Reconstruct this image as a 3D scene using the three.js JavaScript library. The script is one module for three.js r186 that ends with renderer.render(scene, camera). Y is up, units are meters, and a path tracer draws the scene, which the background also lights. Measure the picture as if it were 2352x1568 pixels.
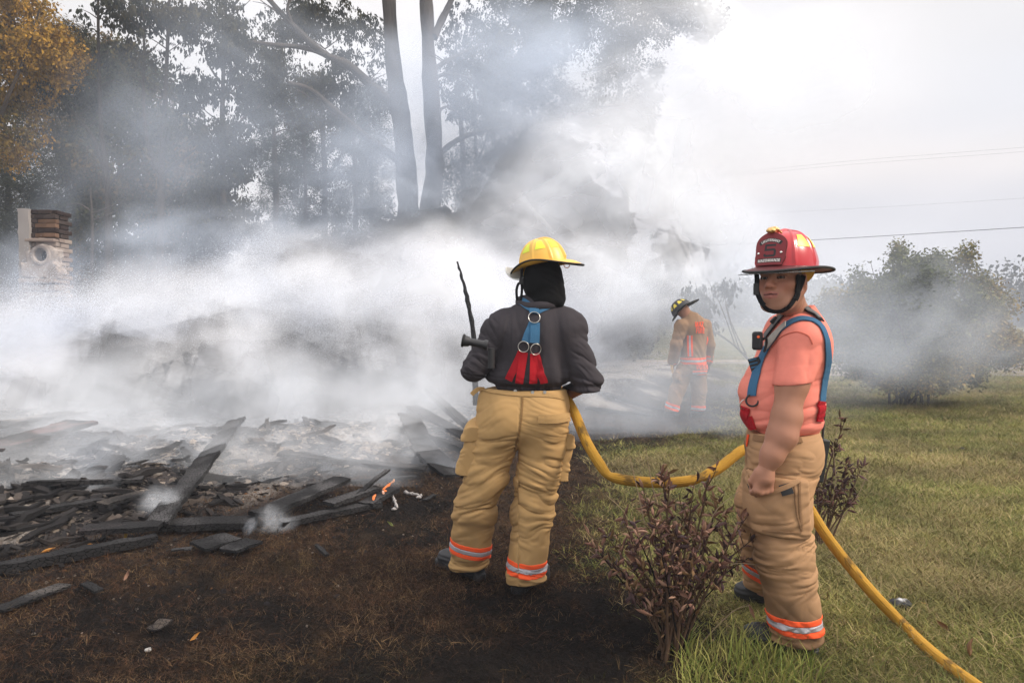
import * as THREE from 'three';
import { mergeGeometries } from 'three/addons/utils/BufferGeometryUtils.js';
import { RoundedBoxGeometry } from 'three/addons/geometries/RoundedBoxGeometry.js';
import { TextGeometry } from 'three/addons/geometries/TextGeometry.js';
import { FontLoader } from 'three/addons/loaders/FontLoader.js';
const FONT = await new FontLoader().loadAsync('fonts/droid/droid_sans_bold.typeface.json');

// ---------------------------------------------------------------- camera, sky, sun, exposure
const scene = new THREE.Scene();
const EYE = 1.48, FPX = 1568, TILT = Math.atan(54 / 1568);      // eye height; focal length in pixels of a 2352 x 1568 picture (24 mm lens); looking slightly down
const camera = new THREE.PerspectiveCamera(2 * Math.atan(784 / FPX) * 180 / Math.PI, 1024 / 682, 0.1, 2500);
camera.position.set(0, EYE, 0);
camera.rotation.x = -TILT;
scene.add(camera);

const renderer = new THREE.WebGLRenderer({ antialias: true });
renderer.toneMapping = THREE.LinearToneMapping;
renderer.toneMappingExposure = 1.75;
renderer.shadowMap.enabled = true;
renderer.shadowMap.type = THREE.PCFSoftShadowMap;

const V = (x, y, z) => new THREE.Vector3(x, y, z);
const clamp = (x, a, b) => Math.min(b, Math.max(a, x)), lerp = (a, b, t) => a + (b - a) * t;
const smooth = (a, b, x) => { const t = clamp((x - a) / (b - a), 0, 1); return t * t * (3 - 2 * t); };
function rng(seed) { let a = seed >>> 0; return () => { a = (a + 0x6D2B79F5) | 0; let t = Math.imul(a ^ (a >>> 15), 1 | a); t = (t + Math.imul(t ^ (t >>> 7), 61 | t)) ^ t; return ((t ^ (t >>> 14)) >>> 0) / 4294967296; }; }
const HASH = new Uint8Array(512), GRAD = new Float32Array(256);
{ const r = rng(77), p = [...Array(256).keys()]; for (let i = 255; i > 0; i--) { const j = Math.floor(r() * (i + 1)); [p[i], p[j]] = [p[j], p[i]]; } for (let i = 0; i < 512; i++) HASH[i] = p[i & 255]; for (let i = 0; i < 256; i++) GRAD[i] = r() * 2 - 1; }
function noise3(x, y, z) {                       // value noise, -1 .. 1
  const X = Math.floor(x), Y = Math.floor(y), Z = Math.floor(z);
  let u = x - X, v = y - Y, w = z - Z;
  u = u * u * (3 - 2 * u); v = v * v * (3 - 2 * v); w = w * w * (3 - 2 * w);
  const a = X & 255, b = Y & 255, c = Z & 255, a1 = (a + 1) & 255, b1 = (b + 1) & 255, c1 = (c + 1) & 255;
  const A = HASH[a], B = HASH[a1], AA = HASH[A + b], AB = HASH[A + b1], BA = HASH[B + b], BB = HASH[B + b1];
  const g = (i, k) => GRAD[HASH[i + k]];
  const x00 = g(AA, c) + (g(BA, c) - g(AA, c)) * u, x10 = g(AB, c) + (g(BB, c) - g(AB, c)) * u;
  const x01 = g(AA, c1) + (g(BA, c1) - g(AA, c1)) * u, x11 = g(AB, c1) + (g(BB, c1) - g(AB, c1)) * u;
  const y0 = x00 + (x10 - x00) * v, y1 = x01 + (x11 - x01) * v;
  return y0 + (y1 - y0) * w;
}
function fbm(x, y, z, n = 4) { let s = 0, a = 0.55, t = 0; for (let i = 0; i < n; i++) { s += a * noise3(x, y, z); t += a; a *= 0.5; x = x * 2.03 + 11.3; y = y * 2.03 + 5.7; z = z * 2.03 + 3.1; } return s / t; }

// the sky: bright thin overcast, brighter overhead, a blue-grey gap low on the right
{
  const W = 1024, H = 512, d = new Float32Array(W * H * 4);
  for (let j = 0; j < H; j++) {
    const el = ((j + 0.5) / H - 0.5) * Math.PI, s = Math.max(0, Math.sin(el));
    for (let i = 0; i < W; i++) {
      const az = ((i + 0.5) / W - 0.5) * 2 * Math.PI, cx = Math.cos(el) * Math.cos(az), cz = Math.cos(el) * Math.sin(az), cy = Math.sin(el);
      const k = 1 / (Math.abs(cy) + 0.16);
      const n = fbm(cx * k * 0.9 + 4, cy * 3, cz * k * 0.9, 5), m = fbm(cx * k * 0.35 + 20, cy * 2 + 4, cz * k * 0.35, 4);
      let L = 0.56 + 0.5 * smooth(0.36, 1.0, s) + 0.075 * n;
      const blue = smooth(0.02, 0.42, m + 0.06) * 0.30 * (1 - smooth(0.35, 0.9, s));
      let r = L * 1.0, g = L * 0.975, b = L * 0.985;
      const warm = 1 - smooth(0, 0.35, s);
      const pink = warm * smooth(-0.2, 0.9, cx * 0.8 - cz * 0.5); r *= 1 + 0.015 * warm + 0.03 * pink; g *= 1 - 0.02 * pink; b *= 1 - 0.025 * warm - 0.02 * pink; const gap = smooth(0.02, 0.07, s) * smooth(0.2, 0.13, s + 0.04 * n + 0.05 * m) * smooth(0.1, 0.5, cx - cz * 0.2); r *= 1 - 0.15 * gap; g *= 1 - 0.10 * gap; b *= 1 - 0.04 * gap;
      r *= 1 - 0.38 * blue; g *= 1 - 0.23 * blue; b *= 1 - 0.06 * blue;
      const o = (j * W + i) * 4;
      d[o] = r; d[o + 1] = g; d[o + 2] = b; d[o + 3] = 1;
    }
  }
  const t = new THREE.DataTexture(d, W, H, THREE.RGBAFormat, THREE.FloatType);
  t.mapping = THREE.EquirectangularReflectionMapping; t.magFilter = THREE.LinearFilter; t.needsUpdate = true;
  scene.background = t; scene.environment = t;
}
const sun = new THREE.DirectionalLight(0xfff2e2, 2.0);
sun.position.set(34, 30, 3); sun.target.position.set(0, 0, -6);
sun.castShadow = true; sun.shadow.radius = 30; sun.shadow.mapSize.set(2048, 2048);
Object.assign(sun.shadow.camera, { left: -30, right: 30, top: 30, bottom: -30, near: 1, far: 120 });
scene.add(sun, sun.target);
scene.fog = new THREE.FogExp2(0xe0e8f4, 0.0032);

// ---------------------------------------------------------------- small helpers
const CT = Math.cos(TILT), ST = Math.sin(TILT);
function P(px, py, depth) {                       // the place at a depth (metres along -z) that stands at a pixel of the 2352 x 1568 photograph
  const x = (px - 1176) / FPX, y = (784 - py) / FPX, dy = y * CT - ST, dz = -CT - y * ST, k = depth / -dz;
  return V(x * k, EYE + dy * k, -depth);
}
function G(px, py, h = 0) { const y = (784 - py) / FPX, dy = y * CT - ST, dz = -CT - y * ST, k = (h - EYE) / dy; return V((px - 1176) / FPX * k, h, dz * k); }
const taken = new Map();
function numbered(name) { const n = taken.get(name) ?? 0; taken.set(name, n + 1); return n ? `${name}_${String(n).padStart(3, '0')}` : name; }
function tag(o, label, category, group, kind) { if (label) o.userData.label = label; if (category) o.userData.category = category; if (group) o.userData.group = group; if (kind) o.userData.kind = kind; return o; }
function thing(name, label, category, at = [0, 0, 0], group) { const o = new THREE.Group(); o.name = numbered(name); o.position.set(...at); scene.add(o); return tag(o, label, category, group); }
function part(name, geometry, material, parent, label) { const m = new THREE.Mesh(geometry, material); m.name = name; m.castShadow = m.receiveShadow = true; if (label) m.userData.label = label; parent.add(m); return m; }
function solo(name, geometry, material, label, category, at, group, kind) { const m = new THREE.Mesh(geometry, material); m.name = numbered(name); m.castShadow = m.receiveShadow = true; if (at) m.position.set(...at); scene.add(m); return tag(m, label, category, group, kind); }
function instanced(name, geometry, material, matrices, colors, parent, kind) {
  const m = new THREE.InstancedMesh(geometry, material, matrices.length); m.name = parent === scene ? numbered(name) : name;
  matrices.forEach((a, i) => m.setMatrixAt(i, a)); if (colors) colors.forEach((c, i) => m.setColorAt(i, c));
  m.castShadow = m.receiveShadow = true; if (kind) m.userData.kind = kind; parent.add(m); return m;
}
const lin = (r, g, b) => new THREE.Color().setRGB(r, g, b);
const mat = (color, roughness = 0.9, more = {}) => new THREE.MeshPhysicalMaterial({ color, roughness, specularIntensity: roughness > 0.85 ? 0.15 : roughness > 0.6 ? 0.5 : 1, ...more });
const TMP = new THREE.Object3D();
function pose(p, rx, ry, rz, sx, sy = sx, sz = sx) { TMP.position.copy(p); TMP.rotation.set(rx, ry, rz); TMP.scale.set(sx, sy, sz); TMP.updateMatrix(); return TMP.matrix.clone(); }
function dataTex(n, f, srgb = false, repeat = true) {
  const d = new Uint8Array(n * n * 4);
  for (let j = 0; j < n; j++) for (let i = 0; i < n; i++) { const c = f(i / n, j / n), o = (j * n + i) * 4; d[o] = clamp(c[0], 0, 1) * 255; d[o + 1] = clamp(c[1], 0, 1) * 255; d[o + 2] = clamp(c[2], 0, 1) * 255; d[o + 3] = 255; }
  const t = new THREE.DataTexture(d, n, n); t.magFilter = THREE.LinearFilter; if (repeat) t.wrapS = t.wrapT = THREE.RepeatWrapping; if (srgb) t.colorSpace = THREE.SRGBColorSpace; t.needsUpdate = true; return t;
}
function tileNoise(u, v, f, n = 4, seed = 0) {   // fbm that repeats over the unit square
  const a = u * 2 * Math.PI, b = v * 2 * Math.PI, q = f / (2 * Math.PI);
  return fbm(Math.cos(a) * q + seed, Math.sin(a) * q + Math.cos(b) * q * 0.73 + 9, Math.sin(b) * q - Math.cos(b) * q * 0.4 + Math.sin(a) * q * 0.3, n);
}
// ---------------------------------------------------------------- the ground: burnt turf, the ash field of the burnt house, lawn, a road beyond
const HOUSE = (x, z) => (x + 3.25) * -0.789 + (z + 4.34) * -0.614;            // metres behind the front edge of the burnt house
const lawnEdge = (z) => 0.85 + 0.42 * smooth(-2.6, -4.6, z) + 0.65 * smooth(-4.8, -7.8, z) + 1.9 * smooth(-7.4, -10.8, z) + 1.6 * smooth(-10.5, -14.5, z);
const burntFoot = (x, z) => 1 - smooth(0.2, 0.62, Math.hypot(x - 0.6, z + 2.95) + 0.25 * fbm(x * 3, z * 3, 7, 3));
const lawnness = (x, z) => (1 - burntFoot(x, z)) * smooth(-1.0, 0.85, x - lawnEdge(z) + 1.1 * fbm(x * 0.8, z * 0.8, 3, 4) + 0.35 * fbm(x * 3.1, z * 3.1, 8, 2));
function moundAt(x, z) {
  const s = HOUSE(x, z) + 0.5 * fbm(x * 0.7, z * 0.7, 1, 3), back = smooth(-22, -17, z) ;
  const m = smooth(-0.1, 1.6, s) * 0.22 * back;
  return m <= 0 ? 0 : m + smooth(0.2, 1.5, s) * back * (0.14 * fbm(x * 1.3, z * 1.3, 5, 4) + 0.05 * Math.abs(fbm(x * 4, z * 4, 2, 3)));
}
function groundAt(x, z) {
  const d = Math.hypot(x, z), near = 1 - smooth(20, 40, d);
  return moundAt(x, z) + near * (0.05 * fbm(x * 0.45, z * 0.45, 12, 3) + 0.018 * fbm(x * 2.7, z * 2.7, 4, 3)) - 0.02;
}
const GY = (p, lift = 0) => V(p.x, groundAt(p.x, p.z) + lift, p.z);
const C_CHAR = lin(0.012, 0.0098, 0.009), C_BROWN = lin(0.031, 0.0185, 0.012), C_STRAW = lin(0.085, 0.055, 0.03), C_ASH = lin(0.36, 0.325, 0.29), C_ASHD = lin(0.06, 0.052, 0.05), C_LAWN = lin(0.12, 0.125, 0.045), C_LAWN2 = lin(0.20, 0.165, 0.085), C_DARKLAWN = lin(0.06, 0.07, 0.028);
function groundColor(x, z, c) {
  const L = lawnness(x, z), s = HOUSE(x, z), fine = fbm(x * 9, z * 9, 2, 3), mid = fbm(x * 1.5, z * 1.5, 6, 4);
  c.copy(C_CHAR).lerp(C_BROWN, smooth(-0.1, 0.42, mid + 0.45 * fine - 0.18 * smooth(-2.4, -0.4, s)));
  c.lerp(C_STRAW, 0.35 * smooth(0.1, 0.6, fbm(x * 0.9 + 4, z * 0.9, 1, 3) + 0.5 * fine));
  if (s > -1.2) { c.lerp(C_ASHD, smooth(-1.0, 0.3, s)); c.lerp(C_ASH, smooth(0.0, 1.0, s + 1.1 * mid) * smooth(-0.15, 0.4, fbm(x * 2.2, z * 2.2, 9, 4) + 0.12 * smooth(1, 3, s)) * (x > -6 ? 1 : 0.6)); }
  if (L > 0) { TMPC.copy(C_LAWN).lerp(C_LAWN2, smooth(-0.25, 0.45, fbm(x * 1.1 + 7, z * 1.1, 3, 4) + 0.3 * fine)).lerp(C_DARKLAWN, 0.6 * smooth(0.05, 0.5, fbm(x * 2.3, z * 2.3, 31, 3))); c.lerp(TMPC, L * (0.75 + 0.25 * smooth(2, 6, x + 4))); }
  return c;
}
const TMPC = new THREE.Color();
const grit = dataTex(512, (u, v) => { const a = 0.5 + 0.5 * tileNoise(u, v, 60, 3, 4), b = 0.5 + 0.5 * tileNoise(u, v, 150, 2, 14); const k = 0.55 + 0.55 * a + 0.5 * (b - 0.5); return [k, k, k]; });
{
  const axis = (n, near, span, k) => Array.from({ length: n + 1 }, (_, i) => { const t = (i / n) * 2 - 1; return near * t + (span - near) * Math.sign(t) * Math.pow(Math.abs(t), k); });
  const xs = axis(460, 9, 340, 6), zs = Array.from({ length: 421 }, (_, i) => { const t = i / 420; return 4 - 17 * t - 420 * Math.pow(t, 7); });
  const pos = [], uv = [], col = [], idx = [], c = new THREE.Color();
  for (const z of zs) for (const x of xs) { pos.push(x, groundAt(x, z), z); uv.push(x / 1.7, z / 1.7); groundColor(x, z, c); col.push(c.r, c.g, c.b); }
  const w = xs.length;
  for (let j = 0; j + 1 < zs.length; j++) for (let i = 0; i + 1 < w; i++) { const a = j * w + i; idx.push(a, a + 1, a + w, a + 1, a + w + 1, a + w); }
  const g = new THREE.BufferGeometry();
  g.setAttribute('position', new THREE.Float32BufferAttribute(pos, 3)); g.setAttribute('uv', new THREE.Float32BufferAttribute(uv, 2)); g.setAttribute('color', new THREE.Float32BufferAttribute(col, 3)); g.setIndex(idx); g.computeVertexNormals();
  solo('ground', g, new THREE.MeshPhysicalMaterial({ vertexColors: true, roughness: 0.98, specularIntensity: 0.08, map: grit, bumpMap: grit, bumpScale: 0.03 }), 'burnt brown turf running into mown green lawn', null, null, null, 'structure');
  // the road behind the lawn, with a kerb line on its far side
  const road = new THREE.PlaneGeometry(120, 6.6, 120, 8); road.rotateX(-Math.PI / 2);
  solo('road', road, mat(lin(0.30, 0.26, 0.245), 0.95, { map: grit }), 'pale asphalt road behind the lawn', null, [52, 0.012, -20.6], null, 'structure');
  solo('road_marking', new THREE.PlaneGeometry(120, 0.14).rotateX(-Math.PI / 2), mat(lin(0.62, 0.42, 0.14), 0.8), 'yellow edge line along the far side of the road', null, [52, 0.018, -23.3], null, 'structure');
}
// turf: short burnt stubble, and green lawn
function bladeTuft(n, h, spread, lean, width, seed) {
  const r = rng(seed), pos = [], idx = [];
  for (let i = 0; i < n; i++) {
    const a = r() * 6.283, d = Math.sqrt(r()) * spread, x = Math.cos(a) * d, z = Math.sin(a) * d, b = r() * 6.283, l = lean * (0.4 + r()), hh = h * (0.5 + 0.7 * r()), w = width * (0.7 + 0.6 * r());
    const dx = Math.cos(b), dz = Math.sin(b), q = r() * 6.283, wx = Math.cos(q) * w, wz = Math.sin(q) * w, k = pos.length / 3;
    pos.push(x - wx, 0, z - wz, x + wx, 0, z + wz, x + dx * l * 0.35 - wx * 0.7, hh * 0.6, z + dz * l * 0.35 - wz * 0.7, x + dx * l * 0.35 + wx * 0.7, hh * 0.6, z + dz * l * 0.35 + wz * 0.7, x + dx * l, hh, z + dz * l);
    idx.push(k, k + 1, k + 2, k + 1, k + 3, k + 2, k + 2, k + 3, k + 4);
  }
  const g = new THREE.BufferGeometry(); g.setAttribute('position', new THREE.Float32BufferAttribute(pos, 3)); g.setIndex(idx); g.computeVertexNormals(); return g;
}
{
  const leafMat = (rough) => new THREE.MeshPhysicalMaterial({ color: 0xffffff, roughness: rough, specularIntensity: 0.25, side: THREE.DoubleSide });
  const r = rng(11), burnt = [[], [], []], burntC = [[], [], []], lawn = [[], [], []], lawnC = [[], [], []], c = new THREE.Color();
  const straw = [lin(0.105, 0.052, 0.028), lin(0.055, 0.029, 0.016), lin(0.019, 0.013, 0.010), lin(0.16, 0.10, 0.05), lin(0.010, 0.0085, 0.008)], greens = [lin(0.23, 0.245, 0.06), lin(0.14, 0.18, 0.042), lin(0.31, 0.285, 0.09), lin(0.40, 0.305, 0.155), lin(0.27, 0.265, 0.07)];
  const scatter = (n, zn, zf, fn) => { for (let i = 0; i < n; i++) { const z = -Math.exp(lerp(Math.log(zn), Math.log(zf), r())), half = -z * 0.78 + 0.4; fn((r() * 2 - 1) * half, z); } };
  scatter(150000, 2.3, 26, (x, z) => {
    const L = lawnness(x, z), s = HOUSE(x, z), k = Math.floor(r() * 3), far = -z;
    if (r() < L) {
      const lush = fbm(x * 1.3 + 3, z * 1.3, 4, 3), sc = (0.7 + 0.8 * r() + 0.5 * Math.max(0, lush)) * (1 + 0.05 * far);
      lawn[k].push(pose(V(x, groundAt(x, z) - 0.006, z), (r() - 0.5) * 0.5, r() * 6.3, (r() - 0.5) * 0.5, sc, sc * (0.55 + 0.5 * r()), sc));
      lawnC[k].push(c.copy(greens[Math.floor(r() * 5)]).lerp(greens[3], 0.9 * smooth(-0.15, 0.4, fbm(x * 0.9, z * 0.9, 17, 4)) * r() + 0.08).multiplyScalar((0.7 + 0.5 * r()) * (0.85 + 0.5 * fbm(x * 1.7, z * 1.7, 27, 3))).clone());
    } else if (s < -0.15 + 0.4 * r()) {
      const pt = fbm(x * 1.5, z * 1.5, 6, 4) + 0.5 * fbm(x * 0.6, z * 0.6, 16, 2);
      const bare = r() > 1.15 * smooth(-0.25, 0.4, pt + 0.2 * r()) + 0.06; if (bare && r() > 0.6) return;
      const sc = (0.6 + 0.7 * r()) * (1 + 0.04 * far), grn = (smooth(0.3, 0.6, fbm(x * 1.2 + 9, z * 1.2, 22, 3)) * 0.45 + 0.2 * smooth(-3.2, -2.5, z) * r()) * smooth(-1.6, -0.6, x);
      burnt[k].push(pose(V(x, groundAt(x, z) - 0.004, z), (r() - 0.5) * 0.9, r() * 6.3, (r() - 0.5) * 0.9, sc, sc * (0.35 + 0.45 * r()), sc));
      burntC[k].push(c.copy(straw[bare ? (r() < 0.4 ? 2 : 4) : Math.floor(r() * 5)]).lerp(greens[1], bare ? 0 : grn).multiplyScalar(0.55 + 0.55 * r()).clone());
    }
  });
  const turf = tag(new THREE.Group(), 'short scorched brown turf stubble on the blackened soil', 'burnt grass', null, 'stuff'); turf.name = 'burnt_grass'; scene.add(turf);
  const grass = tag(new THREE.Group(), 'mown green and straw coloured lawn grass on the right', 'grass', null, 'stuff'); grass.name = 'lawn_grass'; scene.add(grass);
  const bm = leafMat(0.85), lm = leafMat(0.7);
  [0, 1, 2].forEach((k) => { instanced('stubble', bladeTuft(9, 0.035, 0.05, 0.045, 0.0011, 60 + k), bm, burnt[k], burntC[k], turf, 'stuff'); instanced('blades', bladeTuft(12, 0.033, 0.05, 0.042, 0.0015, 70 + k), lm, lawn[k], lawnC[k], grass, 'stuff'); });
  // long green blades left standing round the near boot
  const tall = [], tallC = [];
  for (let i = 0; i < 150; i++) { const p = G(1560 + r() * 330, 1480 + r() * 110); tall.push(pose(GY(p), 0, r() * 6.3, 0, 0.8 + r() * 0.7)); tallC.push(c.copy(greens[Math.floor(r() * 3)]).multiplyScalar(1.05).clone()); }
  instanced('long_blades', bladeTuft(5, 0.10, 0.035, 0.06, 0.0022, 91), lm, tall, tallC, grass, 'stuff');
}
// ---------------------------------------------------------------- trees
function limbGeo(pts, r0, r1, seg = 7, seed = 0) {            // a tapered, slightly knobbly branch through the points
  const curve = new THREE.CatmullRomCurve3(pts), n = Math.max(4, pts.length * 4), fr = curve.computeFrenetFrames(n), pos = [], idx = [], uv = [], L = curve.getLength();
  for (let i = 0; i <= n; i++) {
    const t = i / n, p = curve.getPoint(t), r = lerp(r0, r1, Math.pow(t, 0.85)) * (1 + 0.12 * noise3(i * 0.9 + seed, seed, 1));
    for (let j = 0; j <= seg; j++) { const a = j / seg * 2 * Math.PI, k = r * (1 + 0.1 * noise3(Math.cos(a) * 1.5 + seed, i * 0.7, Math.sin(a) * 1.5)); const q = fr.normals[i].clone().multiplyScalar(Math.cos(a) * k).addScaledVector(fr.binormals[i], Math.sin(a) * k).add(p); pos.push(q.x, q.y, q.z); uv.push(j / seg * r0 * 6, t * L); }
  }
  for (let i = 0; i < n; i++) for (let j = 0; j < seg; j++) { const a = i * (seg + 1) + j; idx.push(a, a + seg + 1, a + 1, a + 1, a + seg + 1, a + seg + 2); }
  const g = new THREE.BufferGeometry(); g.setAttribute('position', new THREE.Float32BufferAttribute(pos, 3)); g.setAttribute('uv', new THREE.Float32BufferAttribute(uv, 2)); g.setIndex(idx); g.computeVertexNormals(); return g;
}
const barkTex = dataTex(256, (u, v) => { const k = 0.5 + 0.5 * fbm(Math.cos(u * 6.283) * 3, v * 5, Math.sin(u * 6.283) * 3, 4); return [0.45 + 0.6 * k, 0.45 + 0.58 * k, 0.45 + 0.55 * k]; });
const barkM = mat(lin(0.085, 0.066, 0.052), 0.95, { map: barkTex, bumpMap: barkTex, bumpScale: 0.04 }), barkGrey = mat(lin(0.10, 0.085, 0.075), 0.95, { map: barkTex, bumpMap: barkTex, bumpScale: 0.02 });
function leafSpray(n, R, leaf, droop, seed, narrow = 0.5) {        // a spray of bent leaves round the origin
  const r = rng(seed), pos = [], idx = [];
  for (let i = 0; i < n; i++) {
    const d = V(r() - 0.5, r() - 0.5 - droop * 0.4, r() - 0.5).normalize().multiplyScalar(R * Math.pow(r(), 0.6)), a = V(r() - 0.5, (r() - 0.5) * 0.8 - droop, r() - 0.5).normalize(), b = V(r() - 0.5, r() - 0.5, r() - 0.5).cross(a).normalize(), l = leaf * (0.6 + 0.8 * r()), w = l * narrow, up = a.clone().cross(b).multiplyScalar(l * 0.15), k = pos.length / 3;
    for (const q of [d, d.clone().addScaledVector(a, l * 0.5).addScaledVector(b, w * 0.5).add(up), d.clone().addScaledVector(a, l * 0.5).addScaledVector(b, -w * 0.5).add(up), d.clone().addScaledVector(a, l)]) pos.push(q.x, q.y, q.z);
    idx.push(k, k + 1, k + 2, k + 1, k + 3, k + 2);
  }
  const g = new THREE.BufferGeometry(); g.setAttribute('position', new THREE.Float32BufferAttribute(pos, 3)); g.setIndex(idx); g.computeVertexNormals(); return g;
}
const SPRAY = { broad: [0, 1, 2].map((v) => leafSpray(20, 0.27, 0.095, 0.5, 200 + v, 0.6)), hang: [0, 1, 2].map((v) => leafSpray(15, 0.22, 0.115, 1.2, 210 + v, 0.45)), needle: [0, 1, 2].map((v) => leafSpray(34, 0.26, 0.12, 0.2, 220 + v, 0.14)), small: [0, 1, 2].map((v) => leafSpray(20, 0.15, 0.055, 0.1, 230 + v, 0.55)) };
const leafM = new THREE.MeshPhysicalMaterial({ color: 0xffffff, roughness: 0.8, specularIntensity: 0.2, side: THREE.DoubleSide });
// blobs: [px, py, depth, half width in px, half height in px, half depth in metres, sprays]; the clumps and gaps come from noise
function crown(tree, blobs, spray, colors, seed, { gap = 0.0, freq = 0.9, size = 1 } = {}) {
  const r = rng(seed), lists = [[], [], []], cols = [[], [], []], c = new THREE.Color();
  for (let [px, py, depth, wx, wy, wz, n] of blobs) {
    const o = P(px, py, depth), k = depth / FPX;
    let made = 0;
    n = Math.round(n * 0.7);
    for (let tries = 0; made < n && tries < n * 14; tries++) {
      const u = r() * 2 - 1, v = r() * 2 - 1, w = r() * 2 - 1, d2 = u * u + v * v + w * w;
      if (d2 > 1) continue;
      const p = V(o.x + u * wx * k, o.y + v * wy * k, o.z + w * wz), f = fbm(p.x * freq + seed, p.y * freq * 1.15, p.z * freq * 0.8, 3);
      if (f < gap + 0.1 - 0.3 * r() + 0.35 * (d2 - 0.5) * (d2 > 0.5) || p.y < 0.3) continue;
      const s = size * (0.6 + 0.8 * r()), q = Math.floor(r() * 3);
      lists[q].push(pose(p, (r() - 0.5) * 0.9, r() * 6.3, (r() - 0.5) * 0.9, s));
      const t = clamp(0.5 + 0.9 * fbm(p.x * 0.6 + seed, p.y * 0.6, p.z * 0.6 + 5, 2) + 0.5 * (r() - 0.5), 0, 0.999) * (colors.length - 1), i = Math.floor(t);
      cols[q].push(c.copy(colors[i]).lerp(colors[i + 1] ?? colors[i], t - i).multiplyScalar(0.75 + 0.5 * r()).clone());
      made++;
    }
  }
  const g = new THREE.Group(); g.name = 'crown'; g.userData.kind = 'stuff'; tree.add(g);
  lists.forEach((l, q) => l.length && instanced('leaves', spray[q], leafM, l, cols[q], g, 'stuff'));
}
// limbs: [[px, py, dz] ..., radius at the start, radius at the end]; the first is the trunk, which starts below the ground
function tree(name, label, depth, limbs, bark, group) {
  const at = limbs[0].pts.map(([x, y, dz = 0]) => P(x, y, depth + dz)), foot = V(at[0].x, groundAt(at[0].x, at[0].z) - 0.15, at[0].z);
  const t = thing(name, label, 'tree', [0, 0, 0], group);
  limbs.forEach((l, i) => {
    const pts = l.pts.map(([x, y, dz = 0]) => P(x, y, depth + dz));
    if (!i && pts[0].y > 0.2) pts.unshift(foot);
    part(i ? 'limb' : 'trunk', limbGeo(pts, l.r[0], l.r[1], i ? 6 : 10, i * 7 + depth), bark, t);
  });
  return t;
}
function twigs(t, depth, list, seed, bark, n = 3) {             // thin side shoots along a limb, all one part
  const r = rng(seed), gs = [];
  for (const [x0, y0, x1, y1, count, len] of list) for (let i = 0; i < count; i++) {
    const k = r(), x = lerp(x0, x1, k), y = lerp(y0, y1, k), s = r() < 0.5 ? -1 : 1, l = len * (0.4 + 0.8 * r()), dz = (r() - 0.5) * 1.5;
    gs.push(limbGeo([P(x, y, depth), P(x + s * l * 0.5, y - l * 0.35, depth + dz * 0.5), P(x + s * l, y - l * (0.3 + 0.7 * r()), depth + dz)], 0.022, 0.006, 4, i));
  }
  const m = part('twigs', mergeGeometries(gs), bark, t); m.userData.kind = 'stuff';
}
const OLIVE = [lin(0.018, 0.024, 0.011), lin(0.036, 0.04, 0.015), lin(0.062, 0.052, 0.018), lin(0.11, 0.067, 0.019)], DARK = [lin(0.012, 0.016, 0.011), lin(0.024, 0.027, 0.014), lin(0.045, 0.038, 0.017)], ORANGE = [lin(0.05, 0.042, 0.010), lin(0.16, 0.10, 0.015), lin(0.38, 0.205, 0.028), lin(0.12, 0.085, 0.016)], PINE = [lin(0.014, 0.021, 0.014), lin(0.03, 0.04, 0.022)], RUST = [lin(0.05, 0.04, 0.016), lin(0.12, 0.07, 0.02), lin(0.2, 0.1, 0.025)];

{ // far left: the orange maple
  const t = tree('maple_tree', 'orange autumn maple at the far left edge with its crown against the sky', 19, [
    { pts: [[-60, 690], [-45, 420], [-20, 200], [30, 20], [60, -120]], r: [0.2, 0.07] }, { pts: [[-35, 330], [20, 250], [70, 190], [110, 130]], r: [0.08, 0.03] }, { pts: [[-40, 390], [10, 240, -1], [60, 120, -1], [90, 20, -1]], r: [0.07, 0.02] }], barkM);
  crown(t, [[55, 50, 19, 75, 95, 1.6, 700], [20, 160, 19, 100, 100, 1.6, 800], [130, 130, 19, 60, 80, 1.4, 380], [-10, 300, 19, 110, 90, 1.5, 420], [-60, 60, 19, 90, 160, 1.5, 450]], SPRAY.broad, ORANGE, 301, { gap: 0.03, freq: 1.3, size: 0.85 });
}
{ // left: dense dark evergreens and undergrowth
  const defs = [
    [24.5, 'dense dark olive tree with a pointed top behind the orange maple', 165, 660, [[165, 120, 60, 60, 500], [150, 250, 90, 110, 1000], [110, 400, 140, 110, 1100], [100, 540, 150, 100, 800]], OLIVE, 'needle'],
    [25, 'bushy olive brown tree behind the pair of slim pale trunks', 270, 660, [[262, 135, 55, 50, 420], [275, 240, 85, 90, 900], [270, 370, 120, 110, 1100], [265, 520, 120, 110, 800]], OLIVE, 'broad'],
    [26, 'rounded dark tree between the slim trunks and the hazy grove', 400, 660, [[335, 180, 45, 60, 300], [405, 320, 75, 70, 600], [400, 440, 110, 90, 900], [420, 570, 120, 80, 700]], [...OLIVE, RUST[1]], 'broad'],
    [27, 'low dark evergreen at the left edge behind the chimney', 10, 660, [[10, 480, 110, 140, 1300], [-40, 620, 120, 80, 600], [120, 600, 100, 70, 500]], DARK, 'needle'],
  ];
  defs.forEach(([d, label, px, py, bl, cols, sp], i) => {
    const t = tree('dense_tree', label, d, [{ pts: [[px, py], [px + 8, py - 200], [px - 4, py - 420]], r: [0.2, 0.05] }], barkM);
    crown(t, bl.map(([x, y, wx, wy, n]) => [x, y, d, wx, wy, 1.8, n]), SPRAY[sp], cols, 310 + i, { gap: -0.1, freq: 1.1, size: 1.2 });
  });
}
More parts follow.
